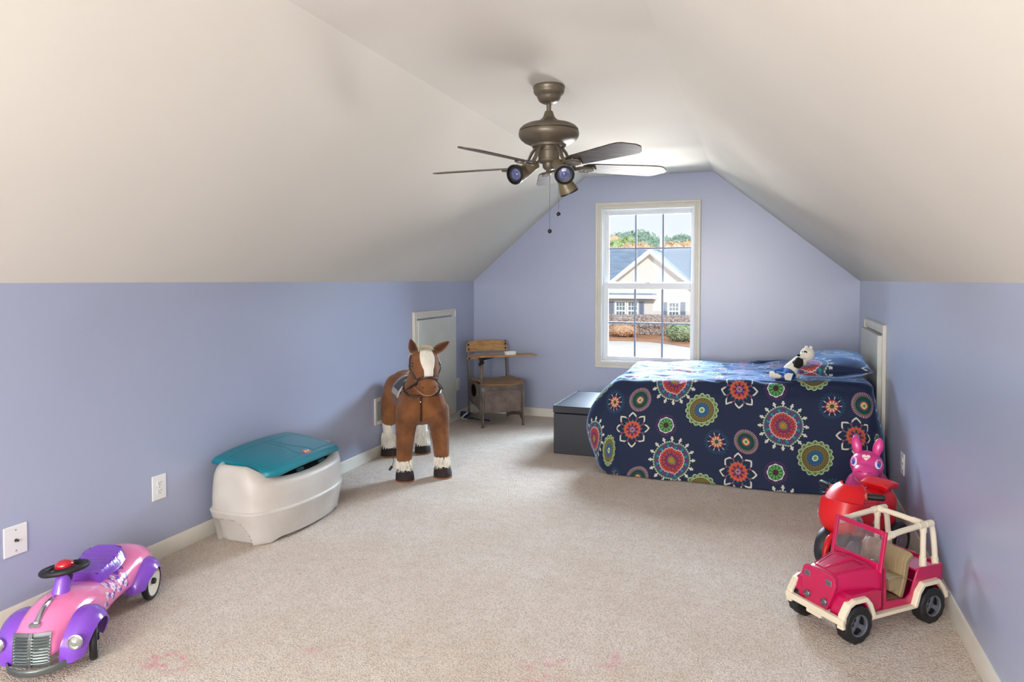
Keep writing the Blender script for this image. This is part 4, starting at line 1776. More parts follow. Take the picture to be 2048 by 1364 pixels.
# front legs
for s in (-1, 1):
    mb.ell((-0.32, s * 0.085, 0.53), (0.125, 0.095, 0.125))
    mb.tube([(0.315, s * 0.105, 0.50), (0.325, s * 0.120, 0.38), (0.330, s * 0.128, 0.26), (0.332, s * 0.133, 0.17), (0.333, s * 0.135, 0.115)], [0.085, 0.075, 0.062, 0.057, 0.050], 18)
    mb.tube([(-0.33, s * 0.080, 0.49), (-0.345, s * 0.110, 0.42), (-0.360, s * 0.128, 0.32), (-0.375, s * 0.133, 0.255)], [0.108, 0.096, 0.072, 0.056], 18)
# neck and head
mb.tube([(0.22, 0, 0.56), (0.29, 0, 0.65), (0.345, 0, 0.74), (0.385, 0, 0.83)], [0.135, 0.118, 0.098, 0.085], 20)
mb.ell((0.395, 0, 0.838), (0.098, 0.100, 0.092))
mb.ell((0.415, 0, 0.80), (0.092, 0.108, 0.085))
mb.tube([(0.415, 0, 0.83), (0.455, 0, 0.765), (0.480, 0, 0.72)], [0.092, 0.085, 0.072], 20)
mb.ell((0.492, 0, 0.668), (0.070, 0.072, 0.068))
mb.ell((0.485, 0, 0.640), (0.058, 0.060, 0.042))
hbody = organic(mb, 'body', M_hb, horse, voxel=0.009, smooth=8)
hb = bvh_of(hbody)


def surf_patch(name, m, parent, bvh, us, vs, ofn, off=0.003, thick=0.003, smooth=60):
    """cloth patch that follows the body: ofn(u, v) -> (origin, direction)"""
    P = {}
    for i, u in enumerate(us):
        for j, v in enumerate(vs):
            o_, d_ = ofn(u, v)
            P[i, j] = cast(bvh, o_, d_, off)
    mb_ = MB()
    idx = {}
    for k, p in P.items():
        if p is not None:
            idx[k] = len(mb_.v)
            mb_.v.append(p)
    for i in range(len(us) - 1):
        for j in range(len(vs) - 1):
            q = [(i, j), (i + 1, j), (i + 1, j + 1), (i, j + 1)]
            if all(k in idx for k in q):
                pts = [mb_.v[idx[k]] for k in q]
                if max((pts[a] - pts[(a + 1) % 4]).length for a in range(4)) < 0.12:
                    mb_.f.append(tuple(idx[k] for k in q))
    o = mb_.build(name, m, parent, smooth=smooth, fix=True)
    sd_ = o.modifiers.new('t', 'SOLIDIFY')
    sd_.thickness = thick
    sd_.offset = 0
    return o


lsp = lambda a, b, n_: [a + (b - a) * i / (n_ - 1) for i in range(n_)]


def blaze_w(t_):       # half width down the face, t 0 top .. 1 nose
    return 0.036 + 0.016 * sin(pi * min(1, t_ * 1.25)) - 0.006 * t_


def bz(u, v):
    z = 0.925 + (0.715 - 0.925) * v
    y = u * blaze_w(v)
    return Vector((0.9, y, z + 0.16)), Vector((-1, 0, -0.35))


surf_patch('blaze', M_hw, horse, hb, lsp(-1, 1, 13), lsp(0, 1, 30), bz, off=0.003, thick=0.007)


def loop_on(bvh, c, n1, n2, cnt, off=0.004, dist=0.4, a0=0, a1=2 * pi, drift=None):
    pts = []
    for i in range(cnt):
        a = a0 + (a1 - a0) * i / (cnt - (0 if abs(a1 - a0 - 2 * pi) < 1e-6 else 1))
        d = Vector(n1) * cos(a) + Vector(n2) * sin(a)
        cc = Vector(c) + (Vector(drift) * (i / cnt) if drift else Vector((0, 0, 0)))
        p = cast(bvh, cc + d * dist, -d, off)
        if p is not None:
            pts.append(p)
    return pts


bridle = None
axis = Vector((0.45, 0, -0.89)).normalized()
n1 = Vector((0.89, 0, 0.45))
pts = loop_on(hb, (0.475, 0, 0.712), n1, (0, 1, 0), 40)
mb = MB()
mb.tube(pts, 0.0095, 8, closed=True)
bridle = mb.build('noseband', M_strap, horse)
mb = MB()
for s in (-1, 1):
    mb.ell((0.478, s * 0.078, 0.712), (0.010, 0.006, 0.010))
    pass
mb = None
for s in (-1, 1):
    # cheek strap from the noseband up behind the ear
    ps = []
    for t_ in lsp(0, 1, 16):
        x = 0.475 + (0.375 - 0.475) * t_ ** 0.8
        z = 0.712 + (0.875 - 0.712) * t_
        p = cast(hb, (x, s * 0.4, z), (0, -s, 0), 0.003)
        if p:
            ps.append(p)
    mb = MB()
    mb.tube(ps, 0.007, 8)
    mb.build('cheek_strap', M_strap, horse)
    mb = MB()
    p = cast(hb, (0.475, s * 0.4, 0.712), (0, -s, 0), 0.008)
    mb.ell(p, (0.010, 0.006, 0.010))
    mb.build('strap_stud', mat('strap_stud', (190, 184, 170), rough=0.25, metal=0.9), horse)
    # rein hanging from cheek back to the neck
    mb = MB()
    p0 = cast(hb, (0.475, s * 0.4, 0.705), (0, -s, 0), 0.006)
    p1 = cast(hb, (0.20, s * 0.5, 0.62), (0, -s, 0), 0.006)
    if p0 and p1:
        mid = (p0 + p1) / 2 + Vector((0.02, s * 0.045, -0.035))
        mb.tube([p0, p0 * 0.6 + mid * 0.4 + Vector((0, s * 0.01, -0.01)), mid, mid * 0.4 + p1 * 0.6, p1], 0.0045, 7)
        mb.build('rein', M_strap, horse)
    # eye
    p = cast(hb, (0.44 + 0.24, s * (0.088 + 0.19), 0.818), (-0.78, -s * 0.62, 0), -0.004)
    mb = MB()
    mb.ell(p, (0.012, 0.013, 0.014))
    mb.build('eye', mat('eye_black', (14, 12, 14), rough=0.08, coat=1.0), horse)
    # nostril
    p = cast(hb, (0.9, s * 0.040, 0.672), (-1, 0, 0), -0.002)
    mb = MB()
    mb.ell(p, (0.004, 0.008, 0.006), M=Rx(s * 0.6))
    mb.build('nostril', M_inear, horse)
# mouth piping
pts = []
for t_ in lsp(-1, 1, 25):
    y = 0.080 * sin(t_ * 1.35)
    z = 0.690 - 0.075 * cos(t_ * 1.35)
    p = cast(hb, (0.9, y, z), (-1, 0, 0), 0.001)
    if p:
        pts.append(p)
mb = MB()
mb.tube(pts, 0.0035, 7)
mb.build('mouth_seam', mat('seam_tan', (176, 128, 88), rough=0.8), horse)


def ear(base, tip, w, face, parent, name='ear'):
    base, tip = Vector(base), Vector(tip)
    ax = (tip - base)
    L_ = ax.length
    ax.normalize()
    f = Vector(face)
    f = (f - ax * f.dot(ax)).normalized()
    sd_ = ax.cross(f)
    rings = []
    for k in range(13):
        t_ = k / 12
        ww = w * (sin(pi * min(1, 0.16 + t_ * 0.84)) ** 0.75) * (1 - 0.25 * t_) + 0.002
        rings.append([base + ax * (L_ * t_) + sd_ * (ww * cos(a)) + f * (0.010 * sin(a) * (1 if sin(a) < 0 else 0.2) - 0.008 * (1 - cos(a) ** 2) * (1 - t_)) for a in lsp(0, 2 * pi * 15 / 16, 16)])
    m_ = MB()
    m_.loft(rings)
    e = m_.build(name, M_hb, parent, smooth=60)
    r2 = []
    for k in range(2, 12):
        t_ = k / 12
        ww = w * 0.62 * (sin(pi * min(1, 0.16 + t_ * 0.84)) ** 0.75) * (1 - 0.25 * t_)
        r2.append([base + ax * (L_ * t_) + sd_ * (ww * cos(a)) + f * (0.0045 + 0.003 * sin(a)) for a in lsp(0, 2 * pi * 11 / 12, 12)])
    m_ = MB()
    m_.loft(r2)
    m_.build('inner_ear', M_inear, e, smooth=60)
    return e


ear((0.385, -0.072, 0.895), (0.385, -0.095, 0.990), 0.034, (1, 0.3, 0.1), horse)
ear((0.385, 0.070, 0.895), (0.395, 0.180, 0.968), 0.032, (1, 0.0, 0.4), horse)
# pale mane and forelock
mb = MB()
rnd = random.Random(9)
for i in range(220):
    t_ = rnd.random()
    zc = 0.935 - 0.34 * t_
    xc = 0.37 - 0.20 * t_ - 0.02
    y = rnd.uniform(-0.022, 0.022)
    p = cast(hb, (xc - 0.35, y, zc + 0.25), (0.75, 0, -0.62), -0.004) or Vector((xc, y, zc))
    side = -1
    d = Vector((-0.03 - rnd.random() * 0.03, side * rnd.uniform(0.0, 0.06) + y, 0.022 * rnd.random()))
    mb.tube([p, p + d * 0.5 + Vector((0, 0, 0.018)), p + d + Vector((0, 0, -0.02 * rnd.random() - 0.01))], [0.007, 0.006, 0.001], 5)
for i in range(90):
    y = rnd.uniform(-0.045, 0.045)
    p = cast(hb, (0.40 + rnd.uniform(-0.03, 0.04), y, 1.2), (0, 0, -1), -0.003)
    if p:
        mb.tube([p, p + Vector((0.006, y * 0.1, 0.018)), p + Vector((0.035 + 0.01 * rnd.random(), y * 0.25, 0.004))], [0.008, 0.006, 0.001], 5)
mane = mb.build('mane', mat('mane_cream', (196, 184, 158), rough=0.9, var=0.1, vscale=30), horse)
mane['kind'] = 'stuff'

# white rear shanks, fur cuffs, hooves
for fx, s in ((0.334, -1), (0.334, 1), (-0.385, -1), (-0.385, 1)):
    y = s * 0.135
    rear = fx < 0
    mb = MB()
    top = 0.275 if rear else 0.135
    n_ = 40
    rings = []
    zs = lsp(top, 0.068, 14)
    for q, z in enumerate(zs):
        tt = q / 13
        if rear:
            r_ = 0.052 - 0.008 * sin(pi * min(1, tt * 1.3)) + 0.010 * sst(0.6, 0.95, tt)
        else:
            r_ = 0.050 + 0.008 * sst(0.1, 0.9, tt)
        r_ *= 1 - 0.0 * tt
        xo = 0.018 * sst(0.5, 1, tt)
        rings.append([Vector((fx + xo + r_ * cos(2 * pi * k / n_) * (1 + 0.05 * sin(k * 5.3 + q)), y + r_ * sin(2 * pi * k / n_) * (1 + 0.05 * sin(k * 7.1 + q)), z + (0.018 * sin(k * 2.9) * sst(0.6, 1, tt)))) for k in range(n_)])
    mb.loft(rings)
    for k in range(110):
        a = rnd.random() * 2 * pi
        r_ = 0.047
        z = rnd.uniform(0.085, top - 0.01 if not rear else 0.16)
        p = Vector((fx + 0.008 + r_ * cos(a), y + r_ * sin(a), z + 0.02))
        d = Vector((cos(a) * 0.015 + 0.006, sin(a) * 0.015, -0.036))
        mb.tube([p, p + d * 0.6, p + d], [0.006, 0.0045, 0.0008], 4)
    mb.build('fur_cuff', M_hw, horse, smooth=50, fix=False)
    mb = MB()
    rings = []
    for z, rr_, xo in ((0.008, 0.066, 0.030), (0.030, 0.066, 0.028), (0.055, 0.062, 0.020), (0.080, 0.053, 0.012), (0.100, 0.035, 0.008)):
        rings.append([Vector((fx + xo + rr_ * 1.08 * cos(a), y + rr_ * sin(a) * 0.98, z)) for a in lsp(0, 2 * pi * 27 / 28, 28)])
    mb.loft(rings)
    hf = mb.build('hoof', M_hoof, horse, smooth=60)
    mb = MB()
    mb.loft([[Vector((fx + 0.030 + 0.074 * cos(a), y + 0.067 * sin(a), z)) for a in lsp(0, 2 * pi * 27 / 28, 28)] for z in (0.0, 0.010)])
    mb.build('sole', M_sole, hf, smooth=40, bevel=0.003)


# saddle pad, saddle and chest strap
def sad(u, v):
    a = v
    return Vector((u, sin(a) * 0.6, 0.51 + cos(a) * 0.6)), Vector((0, -sin(a), -cos(a)))


surf_patch('saddle_fleece', mat('saddle_fleece', (188, 178, 166), rough=1.0, bump=1.0, bscale=90, bdist=0.006), horse, hb, lsp(-0.15, 0.14, 16), lsp(-1.35, 1.35, 36), sad, off=0.006, thick=0.014)
sdl = surf_patch('saddle', mat('saddle_grey', (66, 64, 68), rough=0.6), horse, hb, lsp(-0.115, 0.105, 14), lsp(-1.05, 1.05, 30), sad, off=0.016, thick=0.010)
pts = []
# neck strap: V loop round the base of the neck, then down the chest
cN = Vector((0.30, 0, 0.625))
pts = loop_on(hb, cN, Vector((0.93, 0, -0.36)), (0, 1, 0), 40, off=0.004, dist=0.5)
mb = MB()
mb.tube(pts, 0.0085, 8, closed=True)
mb.build('neck_strap', M_strap, horse)
pts = [cast(hb, (0.9, -0.025, z), (-1, 0, 0), 0.004) for z in lsp(0.588, 0.415, 14)]
pts = [p for p in pts if p]
mb = MB()
mb.tube(pts, 0.0125, 8, flat=0.4, up=(0, 1, 0))
mb.build('chest_strap', M_strap, horse)
mb = MB()
mb.ell(pts[3] + Vector((0.004, 0, 0)), (0.005, 0.010, 0.010))
mb.build('strap_stud', mat('strap_stud', (190, 184, 170)), horse)
mb = MB()
for i in range(26):
    a = rnd.random() * 6.28
    mb.tube([(-0.50, 0.015 * cos(a), 0.53 + 0.015 * sin(a)), (-0.56, 0.03 * cos(a), 0.50), (-0.585, 0.04 * cos(a), 0.40), (-0.58, 0.05 * cos(a), 0.26 + 0.04 * rnd.random())], [0.012, 0.013, 0.010, 0.002], 5)
tl = mb.build('tail', mat('mane_cream', (196, 184, 158)), horse)
tl['kind'] = 'stuff'
mb = MB()
mb.tube([(0.28, -0.20, 0.22), (0.27, -0.205, 0.16), (0.28, -0.20, 0.12), (0.30, -0.215, 0.085)], 0.0022, 6)
mb.tube([(0.30, -0.215, 0.088), (0.315, -0.235, 0.068)], [0.010, 0.008], 8)
mb.build('pull_cord', M_strap, horse)

# ================================================================ TOY CHEST
chest = thing('toy_chest', 'off white plastic toy chest with teal lid against the left wall', 'toy box', (-2.800, 3.305, 0), 0)
M_cb = mat('chest_plastic', (194, 190, 184), rough=0.45, var=0.05, vscale=5, bump=0.15, bscale=220, bdist=0.001, col2=(182, 174, 164))
M_cl = mat('chest_lid_teal', (8, 120, 138), rough=0.38, var=0.04, bump=0.15, bscale=240, bdist=0.001)
CD, CL = 0.475, 0.845      # depth into the room, length along the wall
NA = 260


def outline(th, inset):
    """back flat on the wall (x 0), bowed front; th runs 0..2pi"""
    c, s = cos(th), sin(th)
    ex = 2 / 4.2
    u = abs(c) ** ex * (1 if c >= 0 else -1)
    w = abs(s) ** ex * (1 if s >= 0 else -1)
    hx_, hy = (CD - 0.075) / 2 - inset, CL / 2 - inset
    x = (CD - 0.075) / 2 + u * hx_
    y = w * hy
    if u > 0:
        x += u * 0.075 * (1 - (y / (CL / 2)) ** 2)
    return x, y


def rimz(x, y):
    z = 0.414 - 0.088 * sst(0.26, 0.42, x)
    z += 0.008 * sst(0.30, 0.46, x) * (abs(y) / 0.4) - 0.022 * sst(0.2, 0.36, y) * sst(0.4, 0.2, x)
    return z


levels = [(0.0, 0.040), (0.004, 0.034), (0.06, 0.024), (0.12, 0.013), (0.160, 0.003), (0.172, 0.0), (0.180, 0.003), (0.184, 0.010), (0.190, 0.011), (0.24, 0.011), (0.30, 0.014)]
rings = []
for z, ins in levels[:]:
    ring = []
    for k in range(NA):
        th = 2 * pi * k / NA
        x, y = outline(th, ins)
        zz = z
        # raised underside between the feet at the front, arch in the ends
        if x > 0.30 and abs(y) < 0.33:
            zz = max(z, 0.022 * sst(0.33, 0.24, abs(y)))
        ring.append(Vector((x, y, zz)))
    rings.append(ring)
for fr, ins in ((0.5, 0.020), (0.75, 0.029), (0.9, 0.039), (0.97, 0.047), (1.0, 0.056), (0.99, 0.064), (0.93, 0.069)):
    ring = []
    for k in range(NA):
        x, y = outline(2 * pi * k / NA, ins)
        ring.append(Vector((x, y, 0.30 + (rimz(x, y) - 0.30) * fr)))
    rings.append(ring)
for z, ins in ((0.26, 0.082), (0.10, 0.090)):
    rings.append([Vector((*outline(2 * pi * k / NA, ins), z)) for k in range(NA)])
# arch recess in both ends: push the skin inward
fine = []
for a in range(len(rings) - 1):
    sub = 8 if a in (2, 3) else (5 if a in (1, 4) else 1)
    for q in range(sub):
        t_ = q / sub
        fine.append([rings[a][k].lerp(rings[a + 1][k], t_) for k in range(NA)])
fine.append(rings[-1])
for ring in fine:
    for v in ring:
        if v.z < 0.16 and abs(v.y) > CL / 2 - 0.06 and 0.035 < v.x < 0.315:
            xx = (v.x - 0.175) / 0.14
            ah = 0.135 * math.sqrt(max(0, 1 - xx * xx)) ** 0.8
            if v.x < 0.13:
                ah = max(ah, 0.128 * sst(0.035, 0.06, v.x))
            d = sst(ah + 0.005, ah - 0.006, v.z)
            v.y -= 0.035 * d * (1 if v.y > 0 else -1)
mb = MB()
mb.loft(fine)
mb.build('bin', M_cb, chest, smooth=50)
mb = MB()
LY0, LY1 = -0.330, 0.340


def lidf(a, b):
    """a across depth 0 wall..1 front, b along the wall"""
    y = LY0 + (LY1 - LY0) * b
    e = 2 * b - 1
    xf = 0.445 - 0.035 * e * e - 0.10 * (1 - math.sqrt(max(0.0, 1 - max(0.0, (abs(e) - 0.76) / 0.24) ** 2)))
    x = 0.012 + (xf - 0.012) * a
    z = 0.452 - (0.030 if e < 0 else 0.016) * abs(e) ** 2.4 - 0.050 * a ** 1.5
    z -= 0.014 * sst(0.93, 1.0, a)
    z -= 0.012 * sst(0.93, 1.0, abs(e))
    # pressed grooves
    def groove(dist):
        return -0.0028 * max(0, 1 - (dist / 0.0042) ** 2)
    g = 0.0
    lx, ly = x, y
    if 0.09 < x < xf - 0.060:
        for yy in (LY0 + 0.055, LY1 - 0.055):
            g = min(g, groove(abs(y - yy)))
        w = 0.022 + 0.035 * sst(0.22, 0.33, x)
        for sg in (-1, 1):
            g = min(g, groove(abs(y - (0.02 + sg * w)) * 0.8))
    if abs(x - (xf - 0.060)) < 0.01 and (LY0 + 0.055 < y < 0.02 - 0.057 or 0.02 + 0.057 < y < LY1 - 0.055):
        g = min(g, groove(abs(x - (xf - 0.060))))
    if abs(x - 0.09) < 0.01 and (LY0 + 0.055 < y < LY1 - 0.055):
        g = min(g, groove(abs(x - 0.09)))
    return (x, y, z + g)


mb.slab(130, 180, lidf, 0.014)
lid = mb.build('lid', M_cl, chest, smooth=60)
# oval badge at the front centre of the lid
bx = 0.372
zt = Vector(lidf((bx - 0.012) / (0.445 - 0.012), (0.02 - LY0) / (LY1 - LY0)))
Mt = Ry(R(17))
for nm, a, b2, h, col in (('badge_border', 0.0215, 0.0300, 0.0030, (150, 50, 40)), ('badge_ring', 0.0195, 0.0275, 0.0036, (226, 196, 186)), ('badge_field', 0.0175, 0.0255, 0.0040, (214, 62, 44)), ('badge_panel', 0.0085, 0.0185, 0.0046, (238, 232, 226))):
    mb = MB()
    poly = []
    for k in range(40):
        u = 2 * pi * k / 40
        poly.append((a * abs(cos(u)) ** 0.7 * (1 if cos(u) >= 0 else -1), b2 * abs(sin(u)) ** 0.7 * (1 if sin(u) >= 0 else -1)))
    mb.prism(poly, lambda p, q, z: zt + Mt @ Vector((p, q, z)), 0.0, h)
    mb.build(nm, mat(nm, col, rough=0.35, var=0.01), lid, smooth=30)
Mtx = Matrix.Translation(zt + Mt @ Vector((-0.0038, 0, 0.0048))) @ Mt.to_4x4() @ Matrix.Rotation(R(90), 4, 'Z')
text_mesh('little', 0.0085, 'badge_text', M_dark, lid, Mtx)
Mtx = Matrix.Translation(zt + Mt @ Vector((0.0040, 0, 0.0048))) @ Mt.to_4x4() @ Matrix.Rotation(R(90), 4, 'Z')
text_mesh('tikes', 0.0085, 'badge_text', M_dark, lid, Mtx)
for y in (-0.06, 0.14):
    mb = MB()
    mb.box((0.385, y, 0.335), (0.02, 0.05, 0.022))
    mb.build('lid_catch', mat('catch_teal', (30, 74, 76), rough=0.4), chest, smooth=0, bevel=0.004)
mb = MB()
mb.loft([[Vector((*outline(2 * pi * k / 80, 0.088), z)) for k in range(80)] for z in (0.30, 0.312)])
mb.build('inner_plate', mat('chest_inner_dark', (40, 58, 58), rough=0.7), chest, smooth=30)  # flat dark plate across the bin below the rim

# ================================================================ PINK RIDE-ON CAR
CA = atan2(1.868 - 2.265, -2.308 + 2.496)
car = thing('ride_on_car', 'pink metal ride on toy car with purple fenders and chrome grille', 'toy car', (-2.520, 2.025, 0), CA)
M_pk = mat('car_pink_enamel', (238, 128, 178), rough=0.16, var=0.02, coat=0.8, col2=(232, 120, 170))
M_pu = mat('car_purple_enamel', (126, 70, 190), rough=0.2, var=0.02, coat=0.6)
M_ch = mat('chrome', (200, 204, 210), rough=0.12, metal=1.0, var=0.02)
M_tin = mat('grille_metal', (128, 136, 136), rough=0.3, metal=0.9, var=0.05)
M_rub = mat('rubber_black', (22, 22, 24), rough=0.55, var=0.03)
M_cream = mat('wheel_cream', (224, 216, 196), rough=0.35)
# body: lofted cross sections along x. (x, half width, bottom z, top z, squareness)
secs = [(0.400, 0.055, 0.085, 0.165), (0.392, 0.068, 0.080, 0.180), (0.36, 0.080, 0.075, 0.205), (0.31, 0.092, 0.070, 0.228), (0.25, 0.100, 0.068, 0.240), (0.18, 0.106, 0.068, 0.240),
        (0.11, 0.108, 0.070, 0.228), (0.04, 0.104, 0.075, 0.212), (-0.02, 0.104, 0.080, 0.205), (-0.10, 0.110, 0.080, 0.215), (-0.18, 0.118, 0.078, 0.232), (-0.25, 0.122, 0.078, 0.236),
        (-0.31, 0.116, 0.078, 0.222), (-0.36, 0.095, 0.080, 0.190), (-0.395, 0.060, 0.085, 0.145), (-0.41, 0.022, 0.092, 0.112)]
NB = 40


def carsec(x, w, zb, zt_):
    ring = []
    zc, hz = (zb + zt_) / 2, (zt_ - zb) / 2
    for k in range(NB):
        a = 2 * pi * k / NB
        c, s = cos(a), sin(a)
        ex = 0.62 if s < 0 else 0.80
        yy = w * abs(c) ** ex * (1 if c > 0 else -1)
        zz = zc + hz * abs(s) ** ex * (1 if s > 0 else -1)
        if s > 0:
            yy *= 1 - 0.10 * s
        ring.append(Vector((x, yy, zz)))
    return ring


def crom(ps, t):
    """catmull-rom over rows of numbers, t in 0..len-1"""
    i = min(int(t), len(ps) - 2)
    f = t - i
    p0, p1, p2, p3 = ps[max(i - 1, 0)], ps[i], ps[i + 1], ps[min(i + 2, len(ps) - 1)]
    return [0.5 * ((2 * b) + (-a + c) * f + (2 * a - 5 * b + 4 * c - d) * f * f + (-a + 3 * b - 3 * c + d) * f ** 3) for a, b, c, d in zip(p0, p1, p2, p3)]


mb = MB()
mb.loft([carsec(*crom(secs, t_)) for t_ in lsp(0, len(secs) - 1, 90)])
cbody = mb.build('body', M_pk, car, smooth=60)
cbv = bvh_of(cbody)


def fender(cx, side, y0, y1, r0, a0, a1, flare, name='fender'):
    """arched mudguard over a wheel"""
    pts = []
    nn = 40
    mb_ = MB()
    rings_ = []
    for i in range(nn + 1):
        t_ = i / nn
        a = R(a0) + (R(a1) - R(a0)) * t_
        rr_ = r0 + flare(t_)
        # cross-section: rounded shell between y0 and y1
        ring = []
        wv = (y1 - y0)
        tap = 0.42 + 0.58 * sin(pi * min(1.0, 0.14 + 0.80 * t_)) ** 0.7
        for k in range(14):
            u = k / 13
            yy = y0 + wv * u * tap
            drop = 0.040 * max(0, (u - 0.35) / 0.65) ** 2.4
            ring.append((yy, rr_ - drop))
        for k in range(13, -1, -1):
            u = k / 13
            yy = y0 + wv * u * tap * 0.97
            drop = 0.040 * max(0, (u - 0.35) / 0.65) ** 2.4
            ring.append((yy, rr_ - drop - 0.006))
        rings_.append([Vector((cx + q[1] * cos(a), side * q[0], 0.082 + q[1] * sin(a))) for q in ring])
    mb_.loft(rings_)
    return mb_.build(name, M_pu, car, smooth=50, bevel=0.0)


WR = 0.078
for side in (1, -1):
    # front fender sweeps far forward and down, rear one curls at its tail
    fender(0.245, side, 0.075, 0.168, 0.100, -12, 200, lambda t_: 0.035 * (1 - t_) ** 1.2 + 0.012 * sst(0.85, 1, t_))
    fender(-0.235, side, 0.085, 0.172, 0.100, -6, 200, lambda t_: 0.020 * sst(0.3, 0.0, t_) + 0.030 * sst(0.75, 1.0, t_))


def wheel(parent, c, r, w, rot=0.0, hub=True, tire=M_rub, disc=M_cream, name='wheel'):
    M_ = Rz(rot) @ Rx(-pi / 2)
    mb_ = MB()
    mb_.lathe([(r * 0.80, -w / 2), (r * 0.93, -w / 2), (r * 0.99, -w * 0.32), (r, 0), (r * 0.99, w * 0.32), (r * 0.93, w / 2), (r * 0.80, w / 2), (r * 0.76, w * 0.36), (r * 0.76, -w * 0.36)], 40, M=M_, c=c)
    wv = mb_.build(name, tire, parent, smooth=50)
    for sg in (-1, 1):
        mb_ = MB()
        f = sg * w * 0.40
        mb_.lathe([(0.001, f * 0.4), (r * 0.20, f * 0.5), (r * 0.50, f * 0.55), (r * 0.62, f * 0.95), (r * 0.74, f * 1.05), (r * 0.80, f * 1.15), (r * 0.80, f * 0.6), (r * 0.7, f * 0.3), (0.001, f * 0.2)], 36, M=M_, c=c)
        mb_.build('wheel_disc', disc, wv, smooth=45)
        mb_ = MB()
        mb_.lathe([(0.001, sg * w * 0.7), (0.011, sg * w * 0.7), (0.013, sg * w * 0.55), (0.013, 0), (0.001, 0)], 14, M=M_, c=c)
        mb_.build('axle_cap', M_rub, wv, smooth=40)
    return wv


for side in (1, -1):
    wheel(car, (-0.235, side * 0.140, WR), WR, 0.026)
    wheel(car, (0.245, side * 0.128, WR), WR, 0.026, rot=R(24))
mb = MB()
mb.tube([(-0.235, -0.125, WR), (-0.235, 0.125, WR)], 0.007, 10)
mb.build('rear_axle', M_tin, car)
mb = MB()
mb.tube([(0.245, -0.125, WR), (0.245, 0.125, WR)], 0.009, 10)
mb.box((0.245, 0, WR), (0.03, 0.15, 0.018))
mb.build('front_axle', M_tin, car, smooth=30)
# headlights on the fender noses
for side in (1, -1):
    mb = MB()
    cH = Vector((0.372, side * 0.128, 0.128))
    Mh = align((1, side * 0.12, 0.12))
    mb.lathe([(0.001, -0.022), (0.012, -0.020), (0.020, -0.010), (0.0245, 0.002), (0.0250, 0.006), (0.0225, 0.007), (0.020, 0.003), (0.001, -0.004)], 28, M=Mh, c=cH)
    h_ = mb.build('headlight', M_ch, car, smooth=50)
    mb = MB()
    mb.lathe([(0.001, 0.014), (0.008, 0.012), (0.016, 0.006), (0.0205, 0.003), (0.0205, 0.0), (0.001, 0.0)], 28, M=Mh, c=cH)
    mb.build('lens', mat('lens_clear', (186, 186, 180), rough=0.1, metal=0.6), h_, smooth=60)
# stamped grille
mb = MB()


def grf(a, b):
    y = -0.062 + 0.124 * a
    z = 0.068 + 0.112 * b
    e = 2 * a - 1
    x = 0.4075 + 0.010 * (1 - e * e) - 0.012 * b * b
    if 0.08 < b < 0.90 and abs(e) > 0.13 and abs(e) < 0.95:
        x += 0.0030 * sin((b - 0.08) / 0.82 * 2 * pi * 9)
    if abs(e) <= 0.13:
        x += 0.003
    return (x, y, z)


mb.slab(40, 120, grf, 0.004)
gr_ = mb.build('grille', M_tin, car, smooth=40)
for b_ in (0.86, 0.30):
    mb = MB()
    p = Vector(grf(0.5, b_))
    mb.ell((p.x + 0.001, p.y, p.z), (0.003, 0.003, 0.003), u=10, w=6)
    mb.build('screw', M_ch, gr_)
mb = MB()
pts = [(0.372, -0.10, 0.058), (0.405, -0.075, 0.055), (0.428, -0.03, 0.053), (0.432, 0.0, 0.053), (0.428, 0.03, 0.053), (0.405, 0.075, 0.055), (0.372, 0.10, 0.058)]
sec_ = []
for p in pts:
    p = Vector(p)
    sec_.append([p + Vector(q) for q in ((0, 0, 0.014), (0.006, 0, 0.008), (0.006, 0, -0.008), (0, 0, -0.014), (-0.004, 0, -0.008), (-0.004, 0, 0.008))])
mb.loft(sec_)
mb.build('bumper', M_tin, car, smooth=50, bevel=0.001)
# hood ornament: winged blade lying on the hood
mb = MB()
ps = []
for x, w, h in ((0.375, 0.013, 0.012), (0.362, 0.011, 0.014), (0.345, 0.0085, 0.022), (0.325, 0.008, 0.024), (0.30, 0.0075, 0.018), (0.275, 0.0055, 0.012), (0.252, 0.002, 0.006)):
    p = cast(cbv, (x, 0, 0.5), (0, 0, -1), 0.0)
    ps.append((p, w, h))
rings = []
for p, w, h in ps:
    rings.append([p + Vector((0, w * cos(a), max(-0.002, h * sin(a)))) for a in lsp(0, 2 * pi * 15 / 16, 16)])
mb.loft(rings)
p = ps[0][0]
mb.box((p.x + 0.004, 0, p.z + 0.002), (0.018, 0.034, 0.012))
mb.build('hood_ornament', M_ch, car, smooth=40)
# steering column and wheel
cb = cast(cbv, (0.215, 0, 0.5), (0, 0, -1), -0.01)
sw = Vector((0.185, 0, 0.316))
axs = (sw - cb).normalized()
mb = MB()
mb.lathe([(0.030, 0), (0.030, 0.012), (0.026, 0.05), (0.023, 0.075), (0.001, 0.075)], 24, M=align(axs), c=cb)
mb.build('steering_column', M_pu, car, smooth=50)
sax = Vector((-0.10, -0.12, 1)).normalized()
Ms = align(sax)
mb = MB()
torus(mb, sw, 0.072, 0.0110, Ms, 44, 12)
for k in range(3):
    a = k * 2 * pi / 3 + 0.4
    mb.tube([sw - sax * 0.008, sw + Ms @ Vector((0.074 * cos(a), 0.074 * sin(a), -0.002))], [0.016, 0.010], 10, flat=0.5, up=sax)
mb.lathe([(0.022, -0.045), (0.026, -0.02), (0.036, -0.006), (0.036, 0.004), (0.02, 0.010), (0.001, 0.010)], 24, M=Ms, c=sw)
st_ = mb.build('steering_wheel', M_rub, car, smooth=50)
mb = MB()
mb.ell(sw + sax * 0.012, (0.032, 0.032, 0.022), M=Ms, u=24, w=14)
